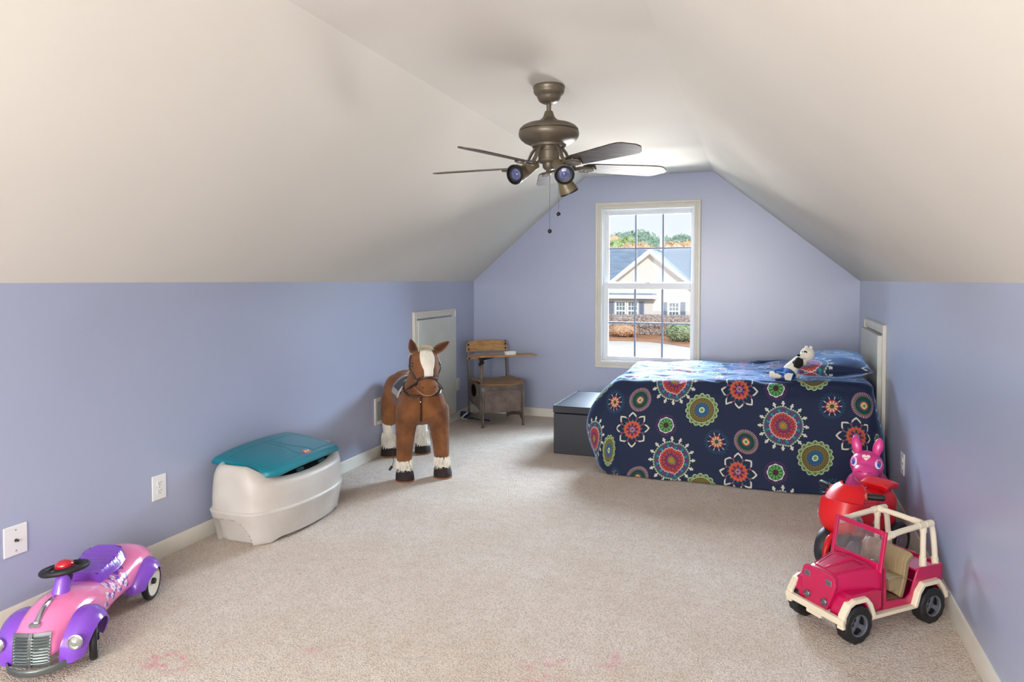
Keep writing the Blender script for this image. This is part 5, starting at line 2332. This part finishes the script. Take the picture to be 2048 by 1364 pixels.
mb.build('horn_button', mat('horn_red', (190, 18, 40), rough=0.12, coat=0.8), st_)


def seatc(a, b):
    x = 0.058 - 0.195 * a
    e = 2 * b - 1
    wd_ = 0.045 + 0.020 * sst(0.0, 0.7, a) - 0.016 * sst(0.85, 1.0, a)
    y = wd_ * e * (1 - 0.12 * (abs(2 * a - 1) ** 6))
    z = 0.216 + 0.018 * a + 0.014 * sst(0.55, 1.0, a) + 0.006 * sst(0.0, 0.15, a)
    z -= 0.006 * max(0, 1 - (((a * 7) % 1) - 0.5) ** 2 / 0.006) * sst(0.80, 0.62, abs(e)) if 0.05 < a < 0.95 else 0
    z -= 0.030 * sst(0.80, 1.0, abs(e))
    return (x, y, z)


mb = MB()
mb.slab(80, 30, seatc, 0.030)
mb.build('seat', M_pu, car, smooth=50, bevel=0.002)
# flower print on the left flank
M_fw = mat('flower_print_white', (240, 224, 236), rough=0.3, var=0.01)
M_fp = mat('flower_print_purple', (120, 70, 190), rough=0.3, var=0.01)


def decal(name, m_, shapes, parent=car):
    mb_ = MB()
    for (cx, cz, fn_) in shapes:
        n_ = 40
        ps_ = []
        for k in range(n_):
            a = 2 * pi * k / n_
            r_ = fn_(a)
            p_ = cast(cbv, (cx + r_ * cos(a), 0.4, cz + r_ * sin(a)), (0, -1, 0), 0.0009)
            if p_ is None:
                break
            ps_.append(p_)
        if len(ps_) < n_:
            continue
        pc = cast(cbv, (cx, 0.4, cz), (0, -1, 0), 0.0011)
        b_ = len(mb_.v)
        mb_.v += [pc] + ps_
        mb_.f += [(b_, b_ + 1 + k, b_ + 1 + (k + 1) % n_) for k in range(n_)]
    o_ = mb_.build(name, m_, parent, smooth=180)
    o_['kind'] = 'stuff'
    return o_


fl_spots = [(x_, z_ - 0.004, r__ * 0.98) for x_, z_, r__ in [(0.085, 0.165, 0.017), (0.055, 0.195, 0.015), (0.045, 0.148, 0.013), (0.020, 0.172, 0.019), (0.008, 0.200, 0.012), (-0.010, 0.150, 0.015), (-0.020, 0.190, 0.014), (-0.045, 0.205, 0.015),
            (-0.040, 0.168, 0.018), (-0.070, 0.180, 0.013), (-0.065, 0.148, 0.016), (0.110, 0.142, 0.010), (-0.075, 0.212, 0.011)]]
decal('leaf_print', M_fp, [(x - 0.014, z - 0.006, (lambda a, q=k: 0.010 + 0.004 * cos(2 * a + q))) for k, (x, z, r_) in enumerate(fl_spots)])
decal('flower_print', M_fw, [(x, z, (lambda a, r_=r_, q=k: r_ * (0.62 + 0.38 * abs(cos(2.5 * a + q)))) ) for k, (x, z, r_) in enumerate(fl_spots)])
mb = MB()
for k, (x, z, r_) in enumerate(fl_spots):
    pc = cast(cbv, (x, 0.4, z), (0, -1, 0), 0.0016)
    b_ = len(mb.v)
    pp = [pc] + [cast(cbv, (x + r_ * 0.26 * cos(q * 0.628), 0.4, z + r_ * 0.26 * sin(q * 0.628)), (0, -1, 0), 0.0016) for q in range(10)]
    if any(v is None for v in pp):
        continue
    mb.v += pp
    mb.f += [(b_, b_ + 1 + q, b_ + 1 + (q + 1) % 10) for q in range(10)]
fc = mb.build('flower_centre_print', mat('flower_print_pink', (226, 120, 170), rough=0.3), car)
fc['kind'] = 'stuff'

# ================================================================ PINK DOLL JEEP
JA = atan2(2.923 - 3.208, 0.389 - 0.702)
jeep = thing('doll_jeep', 'magenta doll jeep with cream roll cage beside the right wall', 'toy car', (0.440, 3.150, 0), JA)
M_jm = mat('jeep_magenta', (184, 12, 76), rough=0.28, var=0.03, coat=0.3, col2=(174, 8, 68))
M_jc = mat('jeep_cream_plastic', (224, 212, 188), rough=0.4, var=0.03)
M_js = mat('jeep_seat_tan', (150, 132, 98), rough=0.45, var=0.04)
M_jg = mat('jeep_hub_grey', (104, 108, 118), rough=0.35, metal=0.4)
M_jf = mat('jeep_floor_tan', (176, 154, 112), rough=0.5)
HWB = 0.128                # half width of the tub
mb = MB()
# tub: side profile panels with door cutouts
yx = lambda a, b, h: (a, h, b)
side = [(0.055, 0.095), (0.055, 0.262), (0.040, 0.270), (0.020, 0.262), (-0.030 + 0.065, 0.255), (0.035, 0.125), (-0.075, 0.118), (-0.115, 0.135), (-0.145, 0.215), (-0.150, 0.232),
        (-0.290, 0.232), (-0.292, 0.105), (-0.252, 0.105), (-0.250, 0.135), (-0.215, 0.170), (-0.165, 0.170), (-0.135, 0.140), (-0.122, 0.095)]
side = [(0.060, 0.095), (0.060, 0.262), (0.036, 0.262), (0.030, 0.128), (-0.082, 0.118), (-0.108, 0.135), (-0.140, 0.210), (-0.150, 0.230), (-0.292, 0.230), (-0.294, 0.105),
        (-0.278, 0.105), (-0.274, 0.130), (-0.250, 0.165), (-0.170, 0.165), (-0.140, 0.135), (-0.128, 0.092)]
for s in (-1, 1):
    mb.prism(side, yx, s * HWB, s * (HWB - 0.010))
mb.bb(-0.292, 0.06, -HWB + 0.010, HWB - 0.010, 0.088, 0.100)
mb.bb(-0.294, -0.284, -HWB, HWB, 0.105, 0.230)
mb.bb(0.045, 0.060, -HWB, HWB, 0.095, 0.262)
mb.bb(-0.284, -0.150, -HWB + 0.010, HWB - 0.010, 0.212, 0.220)
mb.build('tub', M_jm, jeep, smooth=30, bevel=0.003)
# hood block tapering to the nose
mb = MB()
rings = []
for x, w, zb, zt_ in ((0.055, 0.118, 0.11, 0.265), (0.12, 0.104, 0.10, 0.262), (0.20, 0.084, 0.10, 0.252), (0.262, 0.072, 0.10, 0.243), (0.272, 0.068, 0.105, 0.236)):
    rings.append([Vector((x, y * w, zb + (zt_ - zb) * z)) for y, z in ((-1, 0), (1, 0), (1, 0.45), (1.0, 0.80), (0.90, 0.95), (0.5, 1.0), (-0.5, 1.0), (-0.90, 0.95), (-1.0, 0.80), (-1, 0.45))])
mb.loft(rings)
hood = mb.build('hood', M_jm, jeep, smooth=40, bevel=0.004)
mb = MB()
for pts in ([(0.095, -0.085, 0.2655), (0.245, -0.052, 0.2475), (0.245, 0.052, 0.2475), (0.095, 0.085, 0.2655)],):
    mb.tube(pts, 0.0028, 6, closed=True)
mb.build('hood_ridge', M_jm, hood)
mb = MB()
mb.loft([[Vector((0.085, -0.018, 0.262)), Vector((0.085, 0.018, 0.262)), Vector((0.085, 0.012, 0.274)), Vector((0.085, -0.012, 0.274))],
         [Vector((0.238, -0.004, 0.247)), Vector((0.238, 0.004, 0.247)), Vector((0.238, 0.002, 0.250)), Vector((0.238, -0.002, 0.250))]])
mb.build('hood_bulge', M_jm, hood, smooth=30, bevel=0.001)
# grille face and front fenders
mb = MB()
gp = [(-0.082, 0.235), (-0.088, 0.205), (-0.070, 0.140), (-0.055, 0.105), (0.055, 0.105), (0.070, 0.140), (0.088, 0.205), (0.082, 0.235), (0.070, 0.243), (-0.070, 0.243)]
mb.prism(gp, lambda a, b, h: (h + (0.235 - b) * 0.12, a, b), 0.262, 0.280)
gface = mb.build('grille_face', M_jm, jeep, smooth=0, bevel=0.004)
for s in (-1, 1):
    mb = MB()
    prof = [(0.062, 0.110), (0.062, 0.178), (0.10, 0.186), (0.235, 0.184), (0.262, 0.172), (0.276, 0.140), (0.282, 0.095), (0.268, 0.095), (0.262, 0.115), (0.245, 0.140), (0.225, 0.155), (0.175, 0.155), (0.148, 0.135), (0.130, 0.100)]
    mb.prism(prof, yx, s * 0.060, s * (HWB + 0.004))
    mb.build('front_fender', M_jm, jeep, smooth=0, bevel=0.005, seg=3)
    # headlight and fog lamp
    mb = MB()
    mb.box((0.283, s * 0.055, 0.213), (0.008, 0.032, 0.024))
    h_ = mb.build('headlight_frame', mat('lamp_frame_silver', (150, 130, 140), rough=0.3, metal=0.5), gface, smooth=0, bevel=0.004)
    mb = MB()
    mb.box((0.0855 + 0.201, s * 0.055, 0.213), (0.003, 0.026, 0.018))
    mb.build('headlight_lens', mat('lamp_glass_grey', (92, 84, 96), rough=0.15), gface, smooth=0, bevel=0.0012)
    mb = MB()
    Mf = Ry(pi / 2)
    mb.lathe([(0.001, -0.004), (0.0135, -0.004), (0.0150, 0.004), (0.0150, 0.010), (0.0125, 0.012), (0.0115, 0.008), (0.004, 0.012), (0.001, 0.012)], 20, M=Mf, c=(0.290, s * 0.044, 0.134))
    mb.build('fog_lamp', mat('fog_lamp_grey', (120, 122, 126), rough=0.25, metal=0.6), jeep, smooth=40)
# cream wheel-arch flares
def flare_path(cx, pts, y0, y1, name):
    mb_ = MB()
    n_ = len(pts)
    rr = []
    for i, (x, z) in enumerate(pts):
        a = Vector((x - cx, z - 0.075)).normalized()
        rr.append([Vector((x + a.x * t_, y, z + a.y * t_)) for y, t_ in ((y0, 0.0), (y1, -0.004), (y1, 0.014), (y0, 0.016))])
    mb_.loft(rr)
    return mb_.build(name, M_jc, jeep, smooth=0, bevel=0.003)


for s in (-1, 1):
    a, b_ = s * 0.120, s * 0.150
    flare_path(0.205, [(0.296, 0.070), (0.290, 0.115), (0.262, 0.150), (0.235, 0.160), (0.165, 0.160), (0.140, 0.135), (0.120, 0.085)], a, b_, 'wheel_flare')
    flare_path(-0.210, [(-0.122, 0.085), (-0.140, 0.135), (-0.165, 0.162), (-0.250, 0.162), (-0.276, 0.130), (-0.292, 0.095)], a, b_, 'wheel_flare')
    mb = MB()
    mb.bb(-0.128, 0.125, min(s * 0.118, s * 0.146), max(s * 0.118, s * 0.146), 0.078, 0.092)
    mb.build('side_step', M_jc, jeep, smooth=0, bevel=0.003)
mb = MB()
mb.bb(0.290, 0.314, -0.150, 0.150, 0.082, 0.108)
mb.bb(0.294, 0.310, -0.038, 0.038, 0.066, 0.082)
mb.bb(0.262, 0.310, 0.128, 0.150, 0.075, 0.100)
mb.bb(0.262, 0.310, -0.150, -0.128, 0.075, 0.100)
mb.build('front_bumper', M_jc, jeep, smooth=0, bevel=0.004)
mb = MB()
mb.bb(-0.318, -0.292, -0.140, 0.140, 0.085, 0.115)
mb.build('rear_bumper', M_jc, jeep, smooth=0, bevel=0.004)
# windshield
mb = MB()
WB, WT = 0.262, 0.402


def wsx(z):
    return 0.050 - (z - WB) * 0.18


def wbar(y0, y1, z0, z1, t_=0.012):
    b0 = len(mb.v)
    mb.loft([[Vector((wsx(z) + dx, y, z)) for dx, y in ((0, y0), (t_, y0), (t_, y1), (0, y1))] for z in (z0, z1)])


wbar(-0.128, -0.110, WB - 0.02, WT)
wbar(0.110, 0.128, WB - 0.02, WT)
wbar(-0.110, 0.110, WT - 0.018, WT)
wbar(-0.110, 0.110, WB - 0.02, WB + 0.014)
mb.build('windshield_frame', M_jm, jeep, smooth=0, bevel=0.004)
mb = MB()
mb.loft([[Vector((wsx(z) + dx, y, z)) for dx, y in ((0.005, -0.112), (0.007, -0.112), (0.007, 0.112), (0.005, 0.112))] for z in (WB, WT - 0.01)])
mb.build('windshield', glass_mat('scuffed_plastic', (0.90, 0.84, 0.88, 1), 0.06, 0.2, dirt=0.12), jeep, smooth=0)
# roll cage: every bar a part
ZT = 0.398
def bar(pts, r_=0.0115, name='cage_bar'):
    mb_ = MB()
    mb_.tube(pts, r_, 14)
    # sleeve collars at both ends
    p0, p1 = Vector(pts[0]), Vector(pts[1])
    d = (p1 - p0).normalized()
    mb_.tube([p0 + d * 0.010, p0 + d * 0.050], r_ * 1.22, 14)
    p0, p1 = Vector(pts[-1]), Vector(pts[-2])
    d = (p1 - p0).normalized()
    mb_.tube([p0 + d * 0.006, p0 + d * 0.030], r_ * 1.22, 14)
    return mb_.build(name, M_jc, jeep, smooth=50)


for s in (-1, 1):
    y = s * 0.112
    bar([(0.030, y, ZT - 0.022), (-0.060, y, ZT - 0.010), (-0.195, y, ZT)])
    bar([(-0.195, y, 0.215), (-0.195, y, 0.32), (-0.195, y, ZT)])
    bar([(-0.195, y, ZT), (-0.225, y, ZT), (-0.246, y, ZT - 0.014), (-0.255, y, ZT - 0.045), (-0.265, y, 0.28), (-0.270, y, 0.222)])
bar([(-0.198, 0.112, ZT + 0.002), (-0.198, 0, ZT + 0.004), (-0.198, -0.112, ZT + 0.002)])
# bench seat with stitched ribs
mb = MB()


def seatback(a, b):
    y = -0.108 + 0.216 * a
    z = 0.118 + 0.160 * b
    g = 0.004 * max(0, 1 - (((a * 8) % 1) - 0.5) ** 2 / 0.004)
    x = -0.085 - 0.040 * b - 0.006 * sin(pi * b) - (g if 0.02 < a < 0.98 else 0)
    x -= 0.020 * sst(0.88, 1.0, b)
    return (x, y, z - 0.006 * (abs(2 * a - 1) ** 8))


mb.slab(96, 20, lambda a, b: seatback(1 - a, b), 0.022)
mb.build('bench_backrest', M_js, jeep, smooth=40, bevel=0.002)
mb = MB()
mb.slab(96, 6, lambda a, b: (-0.090 + 0.075 * b, -0.105 + 0.21 * (a), 0.150 + 0.004 * sin(pi * b) - 0.0025 * max(0, 1 - (((a * 8) % 1) - 0.5) ** 2 / 0.004)), 0.050)
mb.build('bench_seat', M_js, jeep, smooth=40)
mb = MB()
mb.bb(-0.09, 0.045, -HWB + 0.010, HWB - 0.010, 0.100, 0.106)
for k in range(9):
    y = -0.10 + 0.025 * k
    mb.bb(-0.085, 0.04, y - 0.008, y + 0.008, 0.106, 0.1075)
mb.build('floor_mat', M_jf, jeep, smooth=0)
mb = MB()
torus(mb, (0.000, 0.055, 0.235), 0.030, 0.004, Ry(R(-60)), 24, 8)
mb.tube([(0.000, 0.055, 0.235), (0.045, 0.055, 0.215)], 0.005, 8)
mb.build('steering_wheel', M_jg, jeep)


def jeep_wheel(c):
    r_, w = 0.074, 0.052
    mb_ = MB()
    n_ = 48
    prof = [(r_ * 0.60, -w / 2), (r_ * 0.86, -w / 2), (r_ * 0.97, -w * 0.38), (r_ * 0.97, 0), (r_ * 0.97, w * 0.38), (r_ * 0.86, w / 2), (r_ * 0.60, w / 2), (r_ * 0.56, w * 0.3), (r_ * 0.56, -w * 0.3)]
    rings_ = []
    M_ = Rx(-pi / 2)
    for q, (rr_, z) in enumerate(prof):
        ring = []
        for k in range(n_):
            f = 1.035 if (q in (1, 2, 3, 4, 5) and (k + (2 if q > 3 else 0)) % 4 < 2) else 1.0
            ring.append(M_ @ Vector((rr_ * f * cos(2 * pi * k / n_), rr_ * f * sin(2 * pi * k / n_), z)) + Vector(c))
        rings_.append(ring)
    rings_.append(rings_[0])
    mb_.loft(rings_, False, False)
    wv = mb_.build('wheel', M_rub, jeep, smooth=30, bevel=0.0)
    sg = 1 if c[1] > 0 else -1
    mb_ = MB()
    f = sg * w / 2
    mb_.lathe([(r_ * 0.50, f * 0.85), (r_ * 0.58, f * 1.0), (r_ * 0.60, f * 0.9), (r_ * 0.60, f * 0.4), (r_ * 0.50, f * 0.5)], 36, M=M_, c=c)
    mb_.lathe([(0.001, f * 0.62), (r_ * 0.16, f * 0.62), (r_ * 0.18, f * 0.5), (r_ * 0.18, f * 0.2), (0.001, f * 0.2)], 20, M=M_, c=c)
    for k in range(3):
        a = k * 2 * pi / 3 + 0.5
        p0 = M_ @ Vector((r_ * 0.10 * cos(a), r_ * 0.10 * sin(a), f * 0.55)) + Vector(c)
        p1 = M_ @ Vector((r_ * 0.53 * cos(a), r_ * 0.53 * sin(a), f * 0.75)) + Vector(c)
        mb_.tube([p0, p1], [r_ * 0.10, r_ * 0.17], 8, flat=0.35, up=(0, 1, 0))
    mb_.build('hub', M_jg, wv, smooth=35)
    mb_ = MB()
    mb_.lathe([(0.001, f * 0.30), (r_ * 0.56, f * 0.30), (r_ * 0.56, f * 0.1), (0.001, f * 0.1)], 30, M=M_, c=c)
    mb_.build('hub_recess', M_rub, wv, smooth=35)


for cx in (0.205, -0.210):
    for s in (-1, 1):
        jeep_wheel((cx, s * 0.122, 0.074))

_seen = set()
for o_ in bpy.data.objects:
    q = o_
    top = None
    while q.parent:
        top = q
        q = q.parent
    if q is jeep and o_ is not jeep and not top.name.startswith('wheel') or (q is jeep and top and top.name.startswith('wheel_flare')):
        if o_.data.name in _seen:
            continue
        _seen.add(o_.data.name)
        for v in o_.data.vertices:
            if v.co.x > 0.13:
                v.co.x = 0.13 + (v.co.x - 0.13) * 0.88
            v.co.y *= 0.96
# ================================================================ RED TOY MOTORCYCLE
MA = R(-126)
moto = thing('toy_motorcycle', 'red plastic ride on motorcycle with black grips behind the jeep', 'toy motorcycle', (0.505, 3.795, 0), MA)
M_rd = mat('moto_red', (214, 22, 30), rough=0.35, var=0.03, bump=0.1, bscale=260, bdist=0.001, col2=(204, 16, 26))
M_gh = mat('moto_hub_grey', (150, 140, 150), rough=0.5)
mb = MB()
# front fairing: broad rounded shell
rings = []
for z, xf, xb, w in ((0.175, 0.205, 0.02, 0.052), (0.185, 0.235, -0.02, 0.082), (0.215, 0.262, -0.06, 0.100), (0.26, 0.272, -0.06, 0.108), (0.30, 0.262, -0.03, 0.106), (0.328, 0.245, 0.00, 0.102)):
    ring = []
    for k in range(36):
        a = 2 * pi * k / 36
        c, s = cos(a), sin(a)
        u = abs(c) ** 0.7 * (1 if c > 0 else -1)
        v = abs(s) ** 0.7 * (1 if s > 0 else -1)
        ring.append(Vector(((xf + xb) / 2 + (xf - xb) / 2 * u, w * v, z + (0.02 * u if z > 0.3 else 0))))
    rings.append(ring)
mb.loft(rings)
fair = mb.build('fairing', M_rd, moto, smooth=50)
mb = MB()
rings = []
for t_ in lsp(0, 1, 9):
    z = 0.318 + 0.085 * t_
    w = 0.098 - 0.012 * t_ - 0.030 * t_ ** 4
    xc = 0.232 - 0.085 * t_
    ring = []
    for k in range(15):
        e = -1 + 2 * k / 14
        ring.append(Vector((xc - 0.055 * e * e, w * e, z)))
    for k in range(14, -1, -1):
        e = -1 + 2 * k / 14
        ring.append(Vector((xc - 0.014 - 0.055 * e * e, w * e * 0.9, z)))
    rings.append(ring)
mb.loft(rings)
mb.build('windscreen', M_rd, moto, smooth=50, bevel=0.002)
for s in (-1, 1):
    mb = MB()
    pc = Vector((0.205, s * 0.096, 0.262))
    nv = Vector((0.55, s * 0.83, 0)).normalized()
    Mn = align(nv)
    pol = [(0.034 * cos(a) * (1 - 0.3 * sin(a)), 0.022 * sin(a) + 0.010 * cos(a)) for a in lsp(0, 2 * pi * 23 / 24, 24)]
    mb.prism([(-q, p) for p, q in pol], lambda a, b, h: pc + Mn @ Vector((a, b, h)), -0.012, 0.010)
    mb.build('headlight_sticker', mat('sticker_grey_mottled', (150, 146, 150), rough=0.3, var=0.4, vscale=55, col2=(66, 66, 74)), fair, smooth=0)
    mb = MB()
    pc = Vector((0.06, s * 0.103, 0.235))
    Mn = align((0, s, 0))
    mb.prism([(0.022 * cos(a), 0.026 * sin(a)) for a in lsp(0, 2 * pi * 19 / 20, 20)], lambda a, b, h: pc + Mn @ Vector((a, b, h)), -0.006, 0.006)
    mb.build('engine_sticker', mat('sticker_grey_mottled', (150, 146, 150)), fair, smooth=0)
# body: tank, saddle, tail and top case
mb = MB()
mb.tube([(0.10, 0, 0.27), (0.02, 0, 0.275), (-0.06, 0, 0.262), (-0.14, 0, 0.270), (-0.20, 0, 0.285)], [0.085, 0.086, 0.075, 0.082, 0.080], 20)
mb.tube([(0.08, 0, 0.20), (-0.05, 0, 0.19), (-0.18, 0, 0.20), (-0.24, 0, 0.22)], [0.075, 0.082, 0.080, 0.06], 20)
mb.tube([(0.05, 0, 0.13), (-0.08, 0, 0.12), (-0.18, 0, 0.15)], [0.055, 0.062, 0.055], 16)
organic(mb, 'chassis', M_rd, moto, voxel=0.007, smooth=6)
mb = MB()
mb.slab(10, 16, lambda a, b: (-0.210 + 0.100 * a, 0.066 - 0.118 * b, 0.352 - 0.006 * (abs(2 * b - 1) ** 6) + 0.018 * a * 0 - 0.012 * (2 * a - 1) ** 2), 0.034)
case_lid = mb.build('case_lid', M_rd, moto, smooth=40, bevel=0.006)
mb = MB()
mb.loft([[Vector((x, y, z)) for x, y in ((xa, -w), (xb_, -w), (xb_, w), (xa, w))] for z, xa, xb_, w in ((0.245, -0.200, -0.115, 0.050), (0.320, -0.208, -0.108, 0.052))])
mb.build('top_case', M_rd, moto, smooth=0, bevel=0.010, seg=3)
mb = MB()
mb.box((-0.106, 0, 0.330), (0.010, 0.024, 0.020))
mb.build('case_latch', M_rd, moto, smooth=0, bevel=0.003)
# handlebars
for s in (-1, 1):
    mb = MB()
    mb.tube([(0.120, s * 0.055, 0.360), (0.108, s * 0.100, 0.364)], [0.016, 0.013], 14)
    mb.lathe([(0.001, 0), (0.016, 0), (0.017, 0.008), (0.001, 0.008)], 16, M=align((-0.25, s, 0.1)), c=(0.113, s * 0.083, 0.363))
    hbm = mb.build('handlebar', mat('bar_cap_pink', (214, 110, 100), rough=0.4), moto)
    mb = MB()
    mb.tube([(0.110, s * 0.092, 0.364), (0.094, s * 0.155, 0.371), (0.091, s * 0.163, 0.372)], [0.0145, 0.0155, 0.010], 14)
    mb.build('grip', M_rub, hbm)
# front forks and paired wheels
for s in (0,):
    mb = MB()
    mb.tube([(0.16, 0.012, 0.20), (0.22, 0.0, 0.185), (0.282, 0.0, 0.165), (0.312, 0.0, 0.12), (0.315, 0.0, 0.07)], [0.020, 0.018, 0.016, 0.014, 0.012], 12)
    mb.tube([(0.16, 0.012, 0.19), (0.20, 0.0, 0.13), (0.205, 0.0, 0.098)], [0.02, 0.014, 0.012], 12)
    mb.build('fork', M_rd, moto)


def moto_wheel(c, r_, w, n='wheel'):
    M_ = Rx(-pi / 2)
    mb_ = MB()
    mb_.lathe([(0.002, -w * 0.3), (r_ * 0.6, -w * 0.3), (r_ * 0.7, -w / 2), (r_ * 0.93, -w * 0.45), (r_, -w * 0.15), (r_, w * 0.15), (r_ * 0.93, w * 0.45), (r_ * 0.7, w / 2), (r_ * 0.6, w * 0.3), (0.002, w * 0.3)], 40, M=M_, c=c)
    wv = mb_.build(n, mat('moto_tyre', (40, 42, 48), rough=0.5, var=0.1), moto, smooth=50)
    for sg in (-1, 1):
        mb_ = MB()
        mb_.lathe([(0.001, sg * w * 0.46), (r_ * 0.12, sg * w * 0.46), (r_ * 0.15, sg * w * 0.36), (r_ * 0.42, sg * w * 0.42), (r_ * 0.58, sg * w * 0.50), (r_ * 0.62, sg * w * 0.44), (r_ * 0.60, sg * w * 0.25), (0.001, sg * w * 0.25)], 32, M=M_, c=c)
        mb_.build('hub', M_gh, wv, smooth=40)


FWR = 0.100
moto_wheel((0.205, 0.042, FWR), FWR, 0.056)
moto_wheel((0.205, -0.042, FWR), FWR, 0.056)
moto_wheel((-0.200, 0.085, 0.088), 0.088, 0.040)
moto_wheel((-0.200, -0.085, 0.088), 0.088, 0.040)
mb = MB()
mb.tube([(-0.200, -0.10, 0.088), (-0.200, 0.10, 0.088)], 0.010, 10)
mb.tube([(0.205, -0.06, FWR), (0.205, 0.06, FWR)], 0.010, 10)
mb.build('axle', M_rub, moto)

# ================================================================ PINK BOUNCE HORSE
rody = thing('bounce_pony', 'inflated pink rubber pony with white heart between motorcycle and bed', 'ride on toy', (0.622, 4.400, 0), R(-102))
M_ro = mat('pony_pink_rubber', (216, 62, 140), rough=0.32, var=0.03, coat=0.2, col2=(206, 50, 130))
mb = MB()
mb.tube([(-0.14, 0, 0.20), (-0.06, 0, 0.195), (0.04, 0, 0.20), (0.10, 0, 0.215)], [0.085, 0.115, 0.122, 0.095], 22)
for fx in (-0.09, 0.06):
    for s in (-1, 1):
        mb.tube([(fx, s * 0.06, 0.16), (fx, s * 0.095, 0.06), (fx, s * 0.098, 0.0)], [0.065, 0.045, 0.042], 16)
mb.tube([(0.06, 0, 0.23), (0.10, 0, 0.30), (0.13, 0, 0.345)], [0.090, 0.075, 0.075], 20)
mb.ell((0.145, 0, 0.372), (0.078, 0.086, 0.078))
mb.ell((0.208, 0, 0.338), (0.066, 0.066, 0.056))
rb = organic(mb, 'body', M_ro, rody, voxel=0.006, smooth=6)
rbv = bvh_of(rb)
for s in (-1, 1):
    mb = MB()
    rings = []
    base = Vector((0.135, s * 0.046, 0.425))
    tip = Vector((0.120, s * 0.062, 0.525))
    ax = (tip - base)
    for k in range(12):
        t_ = k / 11
        w = 0.021 * (0.75 + 0.5 * sin(pi * t_)) * math.sqrt(max(0.0, 1 - t_ ** 5)) + 0.0005
        rings.append([base + ax * t_ + Vector((0.012 * cos(a) * (w / 0.02), w * sin(a), 0)) for a in lsp(0, 2 * pi * 15 / 16, 16)])
    mb.loft(rings)
    mb.build('ear', M_ro, rody, smooth=60)

    def disc(name, m_, cy_, cz_, ry_, rz_, off, parent=rody, tilt=0.0):
        mb_ = MB()
        n_ = 28
        ps_ = []
        for k in range(n_):
            a = 2 * pi * k / n_
            dy, dz = ry_ * cos(a), rz_ * sin(a)
            dy, dz = dy * cos(tilt) - dz * sin(tilt), dy * sin(tilt) + dz * cos(tilt)
            ps_.append(cast(rbv, (0.6, cy_ + dy, cz_ + dz), (-1, 0, 0), off))
        if any(p_ is None for p_ in ps_):
            return None
        pc_ = cast(rbv, (0.6, cy_, cz_), (-1, 0, 0), off + 0.0008)
        mb_.v += [pc_] + ps_
        mb_.f += [(0, 1 + k, 1 + (k + 1) % n_) for k in range(n_)]
        return mb_.build(name, m_, parent, smooth=180)
    disc('eye', mat('pony_eye_white', (236, 232, 236), rough=0.3, var=0.0), s * 0.060, 0.392, 0.016, 0.024, 0.0012, tilt=s * 0.2)
    disc('iris', mat('pony_iris_blue', (26, 96, 190), rough=0.2, var=0.0), s * 0.063, 0.390, 0.0085, 0.015, 0.0026, tilt=s * 0.2)
    mb = MB()
    pts = [cast(rbv, (0.6, s * 0.025 + 0.010 * cos(a), 0.352 + 0.006 * sin(a)), (-1, 0, 0), 0.0) for a in lsp(0.2, 2.9, 8)]
    mb.tube([p for p in pts if p], 0.002, 6)
    mb.build('nostril', mat('pony_dark_pink', (150, 30, 90), rough=0.4), rody)
# white heart on the forehead
mb = MB()
pts = []
for k in range(40):
    u = 2 * pi * k / 40
    hx2 = 16 * sin(u) ** 3
    hz2 = 13 * cos(u) - 5 * cos(2 * u) - 2 * cos(3 * u) - cos(4 * u)
    pts.append(cast(rbv, (0.6, hx2 * 0.0013, 0.545 + hz2 * 0.0013), (-1, 0, -0.3), 0.0014))
if all(p is not None for p in pts):
    pc = cast(rbv, (0.6, 0, 0.545), (-1, 0, -0.3), 0.002)
    mb.v += [pc] + pts
    mb.f += [(0, 1 + k, 1 + (k + 1) % 40) for k in range(40)]
    mb.build('heart', mat('heart_cream', (240, 222, 214), rough=0.3, var=0.0), rody, smooth=180)
mb = MB()
pts = [cast(rbv, (0.6, 0.056 * sin(a), 0.330 - 0.043 * cos(a)), (-1, 0, 0), 0.0) for a in lsp(-1.2, 1.2, 20)]
mb.tube([p for p in pts if p], 0.0022, 6)
mb.build('mouth_line', mat('mouth_pale', (240, 170, 180), rough=0.4), rody)
mb = MB()
ring = loop_on(rbv, (0.175, 0, 0.350), (0.35, 0, 0.94), (0, 1, 0), 36, off=0.0, dist=0.3)
mb.tube(ring, 0.0022, 6, closed=True)
mb.build('muzzle_ridge', M_ro, rody)
